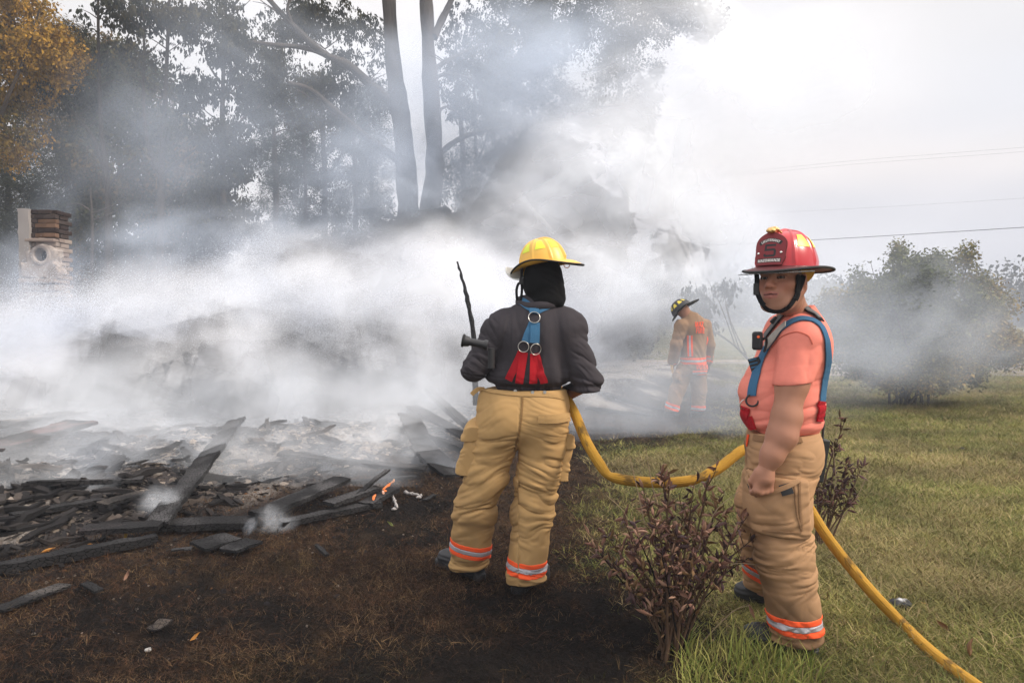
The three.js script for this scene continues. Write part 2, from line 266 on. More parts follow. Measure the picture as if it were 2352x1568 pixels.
{ // slim trees with sparse hanging leaves before them
  let t = tree('slim_tree', 'slim leaning tree with a long limb reaching up to the left', 20, [
    { pts: [[250, 640], [247, 440], [232, 300], [226, 150], [224, -40]], r: [0.13, 0.03] }, { pts: [[240, 390], [210, 310], [160, 250], [105, 158]], r: [0.08, 0.025] }, { pts: [[246, 430], [285, 380], [330, 350]], r: [0.04, 0.015] }], barkM);
  twigs(t, 20, [[225, 260, 225, 0, 12, 60], [230, 320, 110, 170, 10, 50]], 41, barkM);
  crown(t, [[300, 20, 20, 90, 40, 1, 150], [240, 60, 20, 80, 80, 1, 60], [150, 200, 20, 80, 60, 1, 90]], SPRAY.hang, [...DARK, RUST[0]], 320, { gap: 0.08, freq: 1.5 });
  t = tree('slim_tree', 'slim forked tree with two upright stems and sparse brown leaves', 19.5, [
    { pts: [[368, 640], [370, 400], [378, 246], [384, 110], [390, -50]], r: [0.13, 0.03] }, { pts: [[366, 395], [342, 340], [330, 250], [330, 100], [329, -50]], r: [0.075, 0.02] }, { pts: [[372, 400], [410, 370], [460, 335]], r: [0.055, 0.02] }, { pts: [[376, 330], [400, 290], [412, 240]], r: [0.04, 0.015] }], barkM);
  twigs(t, 19.5, [[380, 240, 388, 0, 16, 55], [330, 230, 329, 0, 14, 45]], 42, barkM);
  crown(t, [[450, 60, 19.5, 55, 60, 0.9, 130], [400, 30, 19.5, 60, 40, 0.9, 110], [440, 180, 19.5, 60, 70, 1, 150], [340, 100, 19.5, 50, 90, 0.9, 45], [430, 270, 19.5, 45, 50, 0.9, 60], [300, 30, 19.5, 60, 30, 0.9, 80]], SPRAY.hang, [...DARK, RUST[0]], 321, { gap: 0.06, freq: 1.5 });
  t = tree('slim_tree', 'small bare pale tree with level branches right of the chimney', 17, [
    { pts: [[210, 640], [211, 510], [209, 470], [206, 430]], r: [0.055, 0.02] }, { pts: [[210, 485], [180, 468], [155, 470]], r: [0.025, 0.01] }, { pts: [[211, 490], [250, 475], [300, 455]], r: [0.028, 0.01] }, { pts: [[211, 505], [245, 495], [275, 478]], r: [0.02, 0.008] }], barkGrey);
  t = tree('slim_tree', 'dark leaved slim tree standing in the haze at the grove edge', 20, [
    { pts: [[520, 660], [512, 450], [510, 250], [516, 90], [520, -60]], r: [0.13, 0.03] }, { pts: [[512, 330], [560, 270], [600, 240]], r: [0.05, 0.02] }, { pts: [[514, 200], [480, 150], [465, 100]], r: [0.04, 0.015] }], barkM);
  twigs(t, 20, [[512, 300, 518, 0, 14, 70]], 43, barkM);
  crown(t, [[515, 60, 20, 60, 80, 1, 260], [545, 190, 20, 75, 100, 1.2, 420], [520, 330, 20, 70, 90, 1.2, 480], [500, 470, 20, 80, 100, 1.2, 560], [560, 110, 20, 50, 60, 1, 140]], SPRAY.hang, DARK, 322, { gap: 0.05, freq: 1.5 });
}
{ // the big twin trunk tree
  const d = 21, t = tree('twin_trunk_tree', 'big old tree with two thick pale trunks and long arching limbs in the smoke', d, [
    { pts: [[950, 660], [940, 520], [932, 380], [921, 270], [904, 150], [889, -60]], r: [0.44, 0.2] },
    { pts: [[962, 660, -0.3], [982, 525, -0.3], [998, 385, -0.3], [990, 215, -0.3], [984, 110, -0.3], [976, -60, -0.3]], r: [0.36, 0.19] },
    { pts: [[918, 262], [900, 238], [850, 193, -0.5], [797, 148, -1], [744, 123, -1.4], [674, 60, -1.8], [610, -10, -2]], r: [0.2, 0.07] },
    { pts: [[750, 125, -1.4], [690, 108, -1.6], [621, 102, -2], [580, 96, -2.2]], r: [0.09, 0.04] },
    { pts: [[928, 390], [905, 362], [832, 306, -0.6], [769, 253, -1], [709, 204, -1.5], [660, 190, -1.8]], r: [0.16, 0.06] },
    { pts: [[1000, 375, -0.3], [1015, 350], [1061, 316, 0.3], [1142, 295, 0.6], [1200, 288, 0.8]], r: [0.12, 0.05] },
    { pts: [[992, 165, -0.3], [1010, 150], [1060, 122, 0.5], [1110, 103, 1]], r: [0.1, 0.04] }, { pts: [[994, 185, -0.3], [1015, 172], [1065, 175, -0.6], [1100, 190, -1]], r: [0.07, 0.03] },
    { pts: [[996, 85, -0.3], [1015, 45], [1040, -10], [1050, -60]], r: [0.13, 0.08] }, { pts: [[1000, 265, -0.3], [1025, 245], [1060, 265, 0.4]], r: [0.05, 0.02] }, { pts: [[672, 60, -1.8], [660, 20, -2], [680, -30, -2]], r: [0.06, 0.03] }], barkGrey);
  twigs(t, d - 0.8, [[850, 193, 640, 30, 14, 60], [832, 306, 660, 190, 12, 50], [1061, 316, 1190, 288, 8, 50], [1020, 150, 1110, 103, 8, 50]], 44, barkM);
  crown(t, [[660, 60, 22.2, 90, 80, 1.2, 420], [760, 60, 22.4, 110, 90, 1.3, 480], [640, 170, 22, 90, 70, 1.2, 420], [740, 230, 22.2, 110, 70, 1.4, 460], [820, 190, 22.4, 90, 90, 1.2, 330], [1100, 90, 22.6, 100, 110, 1.4, 520], [1120, 230, 22.6, 100, 90, 1.4, 460], [1060, 190, 22.4, 60, 90, 1, 200], [860, 60, 22.4, 50, 60, 1, 90]], SPRAY.hang, [...DARK, OLIVE[2]], 330, { gap: 0.09, freq: 1.6, size: 0.9 });
}
{ // pines and other trunks behind, seen through the smoke
  const defs = [[632, 27, 0.17, 180, 'straight pine trunk left of the twin trunk tree with drooping boughs'], [700, 29, 0.11, 260, 'thin pine behind the left limbs of the twin trunk tree'], [815, 28, 0.15, 250, 'pine close behind the twin trunks on the left'], [852, 30, 0.13, 240, 'darker slim pine just left of the twin trunks'], [1138, 26, 0.14, 130, 'tall straight pine right of the twin trunk tree'], [1095, 31, 0.12, 200, 'thin pine between the twin trunks and the tall straight pine']];
  defs.forEach(([px, d, rad, top, label], i) => {
    const t = tree('pine_tree', label, d, [{ pts: [[px, 660], [px + 2, 450], [px - 4, 300], [px - 6, top]], r: [rad, 0.05] }, ...[0, 1, 2, 3].map((k) => { const y = 560 - k * 85, s = k % 2 ? 1 : -1; return { pts: [[px, y], [px + s * 25, y - 8], [px + s * 55, y + 4]], r: [0.035, 0.012] }; })], barkM);
    const bl = [];
    for (let y = top - 30; y < 640; y += 46) { const w = 26 + (y - top) * 0.13; bl.push([px + ((y * 7) % 23) - 11, y, d, w * 1.25, 26, 1.1, 150]); }
    crown(t, bl, SPRAY.needle, PINE, 340 + i, { gap: 0.13, freq: 1.8, size: 0.85 });
  });
  const grove = [
    [1230, 25, 'leafy tree right of the pines, most of it lost in smoke', [[1190, 60, 110, 110, 900], [1270, 90, 110, 120, 900], [1210, 240, 110, 110, 900], [1300, 260, 80, 100, 500], [1190, 420, 100, 110, 700]]],
    [1430, 24, 'smoke veiled tree whose bough tip reaches out over the open sky', [[1420, 40, 120, 90, 900], [1540, 40, 90, 55, 500], [1620, 45, 45, 28, 160], [1430, 200, 90, 110, 700], [1440, 330, 70, 110, 520]]],
    [1060, 30, 'low bushy tree behind the twin trunk tree on its right', [[1060, 440, 80, 110, 700], [1050, 560, 90, 80, 600]]],
    [740, 31, 'broad bushy tree in the haze behind the left limbs', [[690, 330, 130, 110, 1100], [760, 470, 150, 110, 1100], [620, 560, 140, 80, 800], [820, 330, 80, 90, 500]]],
  ];
  grove.forEach(([px, d, label, bl], i) => {
    const t = tree('hazy_tree', label, d, [{ pts: [[px, 660], [px + 6, 420], [px - 6, 200], [px, 60 + 180 * (i > 1)]], r: [0.2, 0.05] }, { pts: [[px, 430], [px + 50, 340], [px + 70, 270]], r: [0.07, 0.03] }], barkM);
    crown(t, bl.map(([x, y, wx, wy, n]) => [x, y, d, wx, wy, 1.6, n]), SPRAY.broad, i < 2 ? OLIVE.slice(0, 3) : DARK, 350 + i, { gap: 0.13, freq: 1.8, size: 0.85 });
  });
}
{ // tangled undergrowth at the foot of the grove
  const r = rng(62), l = [[], [], []], c = [[], [], []], cc = new THREE.Color();
  for (let i = 0; i < 5200; i++) { const px = -260 + 1760 * r(), d = 22.5 + 6 * r(), q = P(px, 640, d), h = 2.6 + 1.5 * fbm(q.x * 0.35, 3, d * 0.2, 3), k = i % 3, y = h * Math.pow(r(), 0.8); if (fbm(q.x * 0.9, y * 1.1, q.z * 0.9, 2) < -0.16 && r() < 0.8) continue; l[k].push(pose(V(q.x, y + 0.1, q.z), r(), r() * 6.3, r(), 1.1 + 0.7 * r())); c[k].push(cc.copy(i % 7 ? OLIVE[Math.floor(r() * 3)] : RUST[1]).multiplyScalar(0.7 + 0.5 * r()).clone()); }
  const o = tag(new THREE.Group(), 'dark tangled undergrowth between the trunks behind the smoke', 'undergrowth', null, 'stuff'); o.name = 'undergrowth'; scene.add(o); l.forEach((m, k) => instanced('leaves', SPRAY.broad[k], leafM, m, c[k], o, 'stuff'));
}
{ // the far woods beyond the fields
  const r = rng(61), l = [], c = [], cc = new THREE.Color();
  for (let i = 0; i < 7500; i++) {
    const az = lerp(-0.95, 1.25, r()), d = 105 + 45 * r(), x = az * d, h = (8.5 + 3.5 * fbm(x * 0.09, 2, 1, 3) + 2.2 * Math.abs(noise3(x * 0.33, 4, 1))) * (0.75 + 0.25 * smooth(0.3, 0.75, Math.abs(az - 0.55) * 2));
    l.push(pose(V(x, h * Math.pow(r(), 0.7), -d), r(), r() * 6.3, r(), 4.5 + 4 * r())); c.push(cc.copy(OLIVE[Math.floor(r() * 3)]).multiplyScalar(0.8 + 0.6 * r()).clone());
  }
  const m = instanced('far_woods', SPRAY.broad[0], leafM, l, c, scene, 'stuff'); tag(m, 'blue hazed line of woods far beyond the road', 'woods', null, 'stuff');
}
// ---------------------------------------------------------------- bodies and cloth: a distance field meshed with surface nets
const smin = (a, b, k) => { const h = Math.max(k - Math.abs(a - b), 0) / k; return Math.min(a, b) - h * h * k * 0.25; };
const smax = (a, b, k) => -smin(-a, -b, k);
const arr = (v) => (v.isVector3 ? [v.x, v.y, v.z] : v);
function bone(a, b, ra, rb, fx = 1, fz = 1) {                    // a tapered capsule
  a = arr(a); b = arr(b);
  const dx = b[0] - a[0], dy = b[1] - a[1], dz = b[2] - a[2], L = dx * dx + dy * dy + dz * dz;
  return (x, y, z) => { const px = x - a[0], py = y - a[1], pz = z - a[2], t = clamp((px * dx + py * dy + pz * dz) / L, 0, 1); return Math.hypot(px - dx * t, py - dy * t, pz - dz * t) - (ra + (rb - ra) * t); };
}
function ball(c, r, turn) {                                     // an ellipsoid with three radii, optionally turned about y, then x
  c = arr(c); r = typeof r === 'number' ? [r, r, r] : r; const m = Math.min(...r);
  if (!turn) return (x, y, z) => { x -= c[0]; y -= c[1]; z -= c[2]; const k0 = Math.hypot(x / r[0], y / r[1], z / r[2]), k1 = Math.hypot(x / r[0] ** 2, y / r[1] ** 2, z / r[2] ** 2); return k1 < 1e-9 ? -m : k0 * (k0 - 1) / k1; };
  const q = new THREE.Matrix4().makeRotationFromEuler(new THREE.Euler(turn[0], turn[1], turn[2] ?? 0, 'YXZ')).invert().elements, f = ball([0, 0, 0], r);
  return (x, y, z) => { x -= c[0]; y -= c[1]; z -= c[2]; return f(q[0] * x + q[4] * y + q[8] * z, q[1] * x + q[5] * y + q[9] * z, q[2] * x + q[6] * y + q[10] * z); };
}
function blend(list) {                                          // [[field, smoothness] ...]; a negative smoothness carves
  return (x, y, z) => { let d = list[0][0](x, y, z); for (let i = 1; i < list.length; i++) { const k = list[i][1], e = list[i][0](x, y, z); d = k >= 0 ? smin(d, e, k || 1e-6) : smax(d, -e, -k); } return d; };
}
function skinOf(f, lo, hi, cell, { color, uvScale = 1, reach = 1.6 } = {}) {
  const nx = Math.ceil((hi[0] - lo[0]) / cell) + 1, ny = Math.ceil((hi[1] - lo[1]) / cell) + 1, nz = Math.ceil((hi[2] - lo[2]) / cell) + 1, d = new Float32Array(nx * ny * nz).fill(9), B = 6;
  for (let bz = 0; bz < nz; bz += B) for (let by = 0; by < ny; by += B) for (let bx = 0; bx < nx; bx += B) {
    const ex = Math.min(bx + B, nx), ey = Math.min(by + B, ny), ez = Math.min(bz + B, nz), c = f(lo[0] + (bx + B / 2) * cell, lo[1] + (by + B / 2) * cell, lo[2] + (bz + B / 2) * cell);
    if (Math.abs(c) > B * cell * reach) { for (let z = bz; z < ez; z++) for (let y = by; y < ey; y++) d.fill(c, (z * ny + y) * nx + bx, (z * ny + y) * nx + ex); continue; }
    for (let z = bz; z < ez; z++) for (let y = by; y < ey; y++) for (let x = bx; x < ex; x++) d[(z * ny + y) * nx + x] = f(lo[0] + x * cell, lo[1] + y * cell, lo[2] + z * cell);
  }
  const at = new Int32Array(nx * ny * nz).fill(-1), pos = [], idx = [], S = nx * ny, off = [0, 1, nx, nx + 1, S, S + 1, S + nx, S + nx + 1], E = [[0, 1], [2, 3], [4, 5], [6, 7], [0, 2], [1, 3], [4, 6], [5, 7], [0, 4], [1, 5], [2, 6], [3, 7]];
  for (let z = 0; z < nz - 1; z++) for (let y = 0; y < ny - 1; y++) for (let x = 0; x < nx - 1; x++) {
    const o = z * S + y * nx + x; let m = 0;
    for (let k = 0; k < 8; k++) if (d[o + off[k]] < 0) m |= 1 << k;
    if (m === 0 || m === 255) continue;
    let sx = 0, sy = 0, sz = 0, n = 0;
    for (const [a, b] of E) { const A = d[o + off[a]], C = d[o + off[b]]; if ((A < 0) === (C < 0)) continue; const t = A / (A - C); sx += lerp(a & 1, b & 1, t); sy += lerp((a >> 1) & 1, (b >> 1) & 1, t); sz += lerp(a >> 2, b >> 2, t); n++; }
    at[o] = pos.length / 3; pos.push(lo[0] + (x + sx / n) * cell, lo[1] + (y + sy / n) * cell, lo[2] + (z + sz / n) * cell);
  }
  const quad = (a, b, c, e, flip) => { if (a < 0 || b < 0 || c < 0 || e < 0) return; flip ? idx.push(a, c, b, b, c, e) : idx.push(a, b, c, b, e, c); };
  for (let z = 1; z < nz - 1; z++) for (let y = 1; y < ny - 1; y++) for (let x = 1; x < nx - 1; x++) {
    const o = z * S + y * nx + x, s = d[o] < 0;
    if (s !== d[o + 1] < 0) quad(at[o - nx - S], at[o - S], at[o - nx], at[o], !s);
    if (s !== d[o + nx] < 0) quad(at[o - 1 - S], at[o - S], at[o - 1], at[o], s);
    if (s !== d[o + S] < 0) quad(at[o - 1 - nx], at[o - nx], at[o - 1], at[o], !s);
  }
  const n = pos.length / 3, nor = new Float32Array(n * 3), uv = new Float32Array(n * 2), col = color ? new Float32Array(n * 3) : null, e = cell * 0.6, cc = new THREE.Color();
  for (let i = 0; i < n; i++) {
    const x = pos[i * 3], y = pos[i * 3 + 1], z = pos[i * 3 + 2]; let gx = f(x + e, y, z) - f(x - e, y, z), gy = f(x, y + e, z) - f(x, y - e, z), gz = f(x, y, z + e) - f(x, y, z - e); const l = Math.hypot(gx, gy, gz) || 1;
    gx /= l; gy /= l; gz /= l; nor[i * 3] = gx; nor[i * 3 + 1] = gy; nor[i * 3 + 2] = gz; uv[i * 2] = (x + z * 0.83) * uvScale; uv[i * 2 + 1] = (y + 0.3 * z) * uvScale;
    if (col) { color(x, y, z, gx, gy, gz, cc); col[i * 3] = cc.r; col[i * 3 + 1] = cc.g; col[i * 3 + 2] = cc.b; }
  }
  const g = new THREE.BufferGeometry(); g.setAttribute('position', new THREE.Float32BufferAttribute(pos, 3)); g.setAttribute('normal', new THREE.BufferAttribute(nor, 3)); g.setAttribute('uv', new THREE.BufferAttribute(uv, 2)); if (col) g.setAttribute('color', new THREE.BufferAttribute(col, 3)); g.setIndex(idx); return g;
}
function gradOf(f, p, e = 0.004) { const g = V(f(p.x + e, p.y, p.z) - f(p.x - e, p.y, p.z), f(p.x, p.y + e, p.z) - f(p.x, p.y - e, p.z), f(p.x, p.y, p.z + e) - f(p.x, p.y, p.z - e)); return g.normalize(); }
function onto(f, p, lift, steps = 6) { const q = p.clone(); for (let i = 0; i < steps; i++) q.addScaledVector(gradOf(f, q), lift - f(q.x, q.y, q.z)); return q; }
function strap(f, pts, width, thick, lift = 0.003, n = 40, widthAt) {           // a woven strap that lies on the field's surface along the points
  const curve = new THREE.CatmullRomCurve3(pts.map((p) => (p.isVector3 ? p : V(...p))), false, 'catmullrom', 0.3), ps = [], ns = [], pos = [], idx = [], uv = [];
  for (let i = 0; i <= n; i++) { const p = curve.getPoint(i / n), q = f ? onto(f, p, lift) : p; ps.push(q); ns.push(f ? gradOf(f, q, 0.02) : V(0, 0, 1)); }
  for (let s = 0; s < 2; s++) for (let i = 1; i < n; i++) ps[i].lerp(ps[i - 1].clone().add(ps[i + 1]).multiplyScalar(0.5), 0.5);
  let L = 0;
  for (let i = 0; i <= n; i++) {
    const t = ps[Math.min(i + 1, n)].clone().sub(ps[Math.max(i - 1, 0)]).normalize(), nn = ns[i].clone().addScaledVector(t, -ns[i].dot(t)).normalize(), b = V(0, 0, 0).crossVectors(t, nn).multiplyScalar((widthAt ? widthAt(i / n) : width) / 2); if (i) L += ps[i].distanceTo(ps[i - 1]);
    const put = (s, h) => { let q = ps[i].clone().addScaledVector(b, s); if (f && h > 0) { const e = f(q.x, q.y, q.z); if (e < lift) q.addScaledVector(nn, lift - e); } q.addScaledVector(nn, h); pos.push(q.x, q.y, q.z); uv.push((s + 1) * width * 20, L * 40); };
    put(-1, 0); put(-1, thick); put(0, thick * 1.25); put(1, thick); put(1, 0);
  }
  for (let i = 0; i < n; i++) for (let j = 0; j < 4; j++) { const a = i * 5 + j; idx.push(a, a + 1, a + 5, a + 1, a + 6, a + 5); }
  for (const o of [0, n * 5]) idx.push(o, o + 1, o + 2, o, o + 2, o + 3, o, o + 3, o + 4);
  const g = new THREE.BufferGeometry(); g.setAttribute('position', new THREE.Float32BufferAttribute(pos, 3)); g.setAttribute('uv', new THREE.Float32BufferAttribute(uv, 2)); g.setIndex(idx); const g2 = g.toNonIndexed(); g2.computeVertexNormals(); return g2;
}
const weave = dataTex(128, (u, v) => { const k = 0.5 + 0.25 * Math.sin(u * 6.283 * 16) * Math.sin(v * 6.283 * 16) + 0.25 * tileNoise(u, v, 40, 3, 2); return [k, k, k]; });
const cloth = (color, rough = 0.92, bump = 0.0012) => new THREE.MeshPhysicalMaterial({ color, roughness: rough, specularIntensity: 0.3, sheen: 0.25, sheenRoughness: 0.7, sheenColor: new THREE.Color(color).lerp(new THREE.Color(1, 1, 1), 0.3), bumpMap: weave, bumpScale: bump });
const dyed = (rough = 0.92, bump = 0.0012) => new THREE.MeshPhysicalMaterial({ vertexColors: true, color: 0xffffff, roughness: rough, specularIntensity: 0.3, bumpMap: weave, bumpScale: bump });
// creases that run round a limb (stretched along u), sharp on one side, as heavy cloth folds
function folds(u, v, w, seed, sharp = 1.6) { const q = fbm(u * 0.55 + seed, v + 0.8 * noise3(u * 1.2, v * 0.6, seed), w * 0.55, 3); return Math.pow(1 - Math.min(1, Math.abs(q) * 2.2), sharp); }
const tube = (pts, r, seg = 24, rad = 8) => new THREE.TubeGeometry(new THREE.CatmullRomCurve3(pts), seg, r, rad);
const ring = (at, R, r, nrm, rad = 8) => { const g = new THREE.TorusGeometry(R, r, rad, 28); g.applyQuaternion(new THREE.Quaternion().setFromUnitVectors(V(0, 0, 1), nrm.clone().normalize())); g.translate(at.x, at.y, at.z); return g; };

// a fire helmet, front towards +z, brim level at y = 0
function helmet(parent, { shell, brimColor, patch, shieldMat, emblem, scale = 1, tilt, at, reach = 1, saddle = 0.03, side = 0.058, rearDrop = 0.036 }) {
  const h = new THREE.Group(); h.name = 'helmet'; h.position.copy(at); h.rotation.set(tilt[0], tilt[1], tilt[2], 'YXZ'); h.scale.setScalar(scale); parent.add(h);
  const RX = 0.112, RZ = 0.138, HH = 0.152, ribs = [0, 45, 90, 135, 180, 225, 270, 315].map((a) => a * Math.PI / 180);
  const surf = (a, e, lift = 0) => {                             // a: round from the front, e: 0 at the brim, 1 at the top
    const ee = e * Math.PI / 2, c = Math.pow(Math.max(0, Math.cos(ee)), 0.72), y = Math.sin(ee) * HH; let rib = 0;
    for (const q of ribs) { const dd = Math.abs(Math.atan2(Math.sin(a - q), Math.cos(a - q))) * c, comb = q === 0 || Math.abs(q - Math.PI) < 0.01; rib = Math.max(rib, (comb ? 0.013 : 0.007) * Math.exp(-Math.pow(dd / (comb ? 0.075 : 0.042), 4))); }
    const k = 1 + (rib * smooth(0.0, 0.12, e) + lift) / 0.125, flare = 1 + 0.05 * Math.pow(1 - e, 3);
    return V(Math.sin(a) * RX * c * k * flare, y * (1 + (rib * 0.9 + lift) / 0.152 * smooth(0.5, 1, e)), Math.cos(a) * RZ * c * k * flare);
  };
  const grid = (na, ne, fn) => { const p = [], id = []; for (let j = 0; j <= ne; j++) for (let i = 0; i <= na; i++) { const q = fn(i / na, j / ne); p.push(q.x, q.y, q.z); } for (let j = 0; j < ne; j++) for (let i = 0; i < na; i++) { const a = j * (na + 1) + i; id.push(a, a + 1, a + na + 1, a + 1, a + na + 2, a + na + 1); } const g = new THREE.BufferGeometry(); g.setAttribute('position', new THREE.Float32BufferAttribute(p, 3)); g.setIndex(id); g.computeVertexNormals(); return g; };
  part('shell', grid(120, 36, (u, v) => surf(u * 2 * Math.PI, v)), shell, h);
  const brimR = (a) => { const c = Math.cos(a), s = Math.abs(Math.sin(a)); return { out: side - 0.006 * c * c + (c < 0 ? 0.075 * reach * Math.pow(-c, 2.2) : 0.012 * c * c), drop: -0.006 - (c < 0 ? rearDrop * Math.pow(-c, 1.6) : 0.012 * c * c) + saddle * s * s * s }; };
  const brim = (a, t, under) => { const b = surf(a, 0), R = brimR(a), l = Math.hypot(b.x, b.z), k = (l + R.out * t) / l; return V(b.x * k, R.drop * t * t - 0.002 - (under ? 0.004 : 0) + 0.006 * (1 - t), b.z * k); };
  part('brim', grid(96, 10, (u, v) => { const t = v < 0.5 ? v * 2 : (1 - v) * 2; return brim(u * 2 * Math.PI, t, v > 0.5); }), brimColor, h);
  const edge = []; for (let i = 0; i < 64; i++) edge.push(brim(i / 64 * 2 * Math.PI, 1, false).add(V(0, -0.002, 0)));
  part('brim_edge', new THREE.TubeGeometry(new THREE.CatmullRomCurve3(edge, true), 128, 0.0052, 8, true), mat(lin(0.03, 0.03, 0.03), 0.7), h);
  for (const q of [22.5, 67.5, 112.5, 157.5, 202.5, 247.5, 292.5, 337.5]) {
    if (q < 30 || q > 330) { if (emblem) continue; }
    const a0 = q * Math.PI / 180; part('reflective_patch', grid(6, 6, (u, v) => surf(a0 + (u - 0.5) * lerp(0.52, 0.3, v), lerp(0.36, 0.66, v), 0.0022)), patch, h);
  }
  // the leather front shield
  const sh = new THREE.Shape(); const W = 0.062, T = 0.14; sh.moveTo(-W * 0.86, 0); sh.lineTo(W * 0.86, 0); sh.bezierCurveTo(W * 0.9, 0.018, W * 1.0, 0.02, W * 1.02, 0.034); sh.bezierCurveTo(W * 0.93, 0.05, W * 1.08, 0.075, W * 1.0, T * 0.68); sh.bezierCurveTo(W * 0.86, T * 0.86, W * 0.4, T * 0.9, 0, T); sh.bezierCurveTo(-W * 0.4, T * 0.9, -W * 0.86, T * 0.86, -W, T * 0.68); sh.bezierCurveTo(-W * 1.08, 0.075, -W * 0.93, 0.05, -W * 1.02, 0.034); sh.bezierCurveTo(-W, 0.02, -W * 0.9, 0.018, -W * 0.86, 0);
  if (shieldMat) {
    const bend = (g) => { const p = g.attributes.position; for (let i = 0; i < p.count; i++) { const x = p.getX(i), y = p.getY(i), z = p.getZ(i); p.setXYZ(i, x, y, z - x * x * 2.6); } g.computeVertexNormals(); return g; };
    const hold = new THREE.Group(); hold.name = 'front_shield'; hold.position.set(0, 0.006, RZ + 0.017); hold.rotation.x = -0.2; h.add(hold);
    part('leather', bend(new THREE.ExtrudeGeometry(sh, { depth: 0.004, bevelEnabled: true, bevelThickness: 0.0012, bevelSize: 0.0015, bevelSegments: 2, curveSegments: 16 })), shieldMat.edge, hold);
    const face = new THREE.ShapeGeometry(sh, 24), sub = new THREE.PlaneGeometry(W * 2.1, T, 16, 16); sub.translate(0, T / 2, 0);
    const fp = face.attributes.position, fu = face.attributes.uv; for (let i = 0; i < fp.count; i++) fu.setXY(i, (fp.getX(i) + W * 1.05) / (W * 2.1), fp.getY(i) / T);
    // the face as a fine strip grid inside the outline, so that it bends with the leather
    const pts = sh.getSpacedPoints(160), half = (y) => { let m = 0; for (let i = 0; i + 1 < pts.length; i++) { const a = pts[i], b = pts[i + 1]; if ((a.y - y) * (b.y - y) <= 0 && a.y !== b.y) m = Math.max(m, Math.abs(a.x + (b.x - a.x) * (y - a.y) / (b.y - a.y))); } return m; };
    const fg = grid(20, 60, (u, v) => { const y = T * clamp(v, 0.004, 0.985), x = (u * 2 - 1) * half(y); return V(x, y, 0.0058 - x * x * 2.6); }), uvs = []; { const p = fg.attributes.position; for (let i = 0; i < p.count; i++) uvs.push((p.getX(i) + W * 1.05) / (W * 2.1), p.getY(i) / T); } fg.setAttribute('uv', new THREE.Float32BufferAttribute(uvs, 2));
    part('shield_face', fg, shieldMat.face, hold);
    for (const s of [-1, 1]) part('rivet', new THREE.SphereGeometry(0.0052, 12, 8).scale(1, 1, 0.5).translate(s * 0.047, 0.05, 0.0068 - 0.047 * 0.047 * 2.6), mat(lin(0.75, 0.74, 0.7), 0.25, { metalness: 1 }), hold);
    if (emblem) { const gs = [bone([0, 0.142, 0.005], [0, 0.155, -0.035], 0.013, 0.011), ball([0, 0.139, 0.012], [0.019, 0.011, 0.012]), ball([-0.012, 0.15, -0.003], [0.008, 0.008, 0.01]), ball([0.012, 0.15, -0.003], [0.008, 0.008, 0.01]), bone([-0.012, 0.152, -0.02], [-0.019, 0.142, -0.04], 0.006, 0.004), bone([0.012, 0.152, -0.02], [0.019, 0.142, -0.04], 0.006, 0.004)], f = blend(gs.map((q) => [q, 0.006])); part('brass_finial', skinOf((x, y, z) => f(x, y, z) - 0.002 * noise3(x * 160, y * 160, z * 160), [-0.04, 0.11, -0.065], [0.04, 0.185, 0.045], 0.003), mat(lin(0.72, 0.47, 0.19), 0.35, { metalness: 0.9 }), hold); }
  }
  return { group: h, surf, brim };
}
// ---------------------------------------------------------------- the three firefighters
const KHAKI = lin(0.47, 0.295, 0.125), TAN = lin(0.43, 0.255, 0.135), NEON = lin(0.92, 0.115, 0.035), SILVER = lin(0.42, 0.41, 0.44), RUBBER = lin(0.018, 0.018, 0.02);
const neonM = new THREE.MeshPhysicalMaterial({ color: NEON, roughness: 0.8, specularIntensity: 0.3, bumpMap: weave, bumpScale: 0.0008 }), silverM = mat(SILVER, 0.5, { metalness: 0.25 }), rubberM = mat(RUBBER, 0.55), blackM = mat(lin(0.012, 0.012, 0.013), 0.55), webBlue = cloth(lin(0.05, 0.15, 0.27), 0.8), webRed = cloth(lin(0.42, 0.012, 0.02), 0.85), webGrey = cloth(lin(0.2, 0.2, 0.2), 0.8), steel = mat(lin(0.55, 0.54, 0.5), 0.3, { metalness: 1 }), blackWeb = cloth(lin(0.012, 0.012, 0.014), 0.85);
const limeM = mat(lin(0.72, 0.80, 0.05), 0.45), sooty = (base, amount, seed) => (x, y, z, nx, ny, nz, c) => { c.copy(base).multiplyScalar(1 - amount * smooth(0.05, 0.7, fbm(x * 7 + seed, y * 7, z * 7, 4) + 0.15)); };
function figure(name, label, px, depth, footZ) {
  const b = P(px, 1000, depth), B = V(b.x, 0, b.z), t = thing(name, label, 'firefighter', [B.x, B.y, B.z]);
  const J = (x, y, dz = 0) => { const q = P(x, y, depth + dz).sub(B); return [q.x, q.y, q.z]; };
  const floor = (x, z) => groundAt(x + B.x, z + B.z);
  const hit = (f, x, y, near = 0.9) => { const o = V(0, EYE, 0).sub(B), d = P(x, y, 1).sub(V(0, EYE, 0)).normalize(); let k = (depth - near) / -d.z; for (let i = 0; i < 90; i++) { const q = o.clone().addScaledVector(d, k), e = f(q.x, q.y, q.z); if (e < 0.0008) return q; k += e * 0.8; if (k > depth * 1.5) break; } return o.clone().addScaledVector(d, depth / -d.z); };
  return { t, B, J, hit, floor };
}
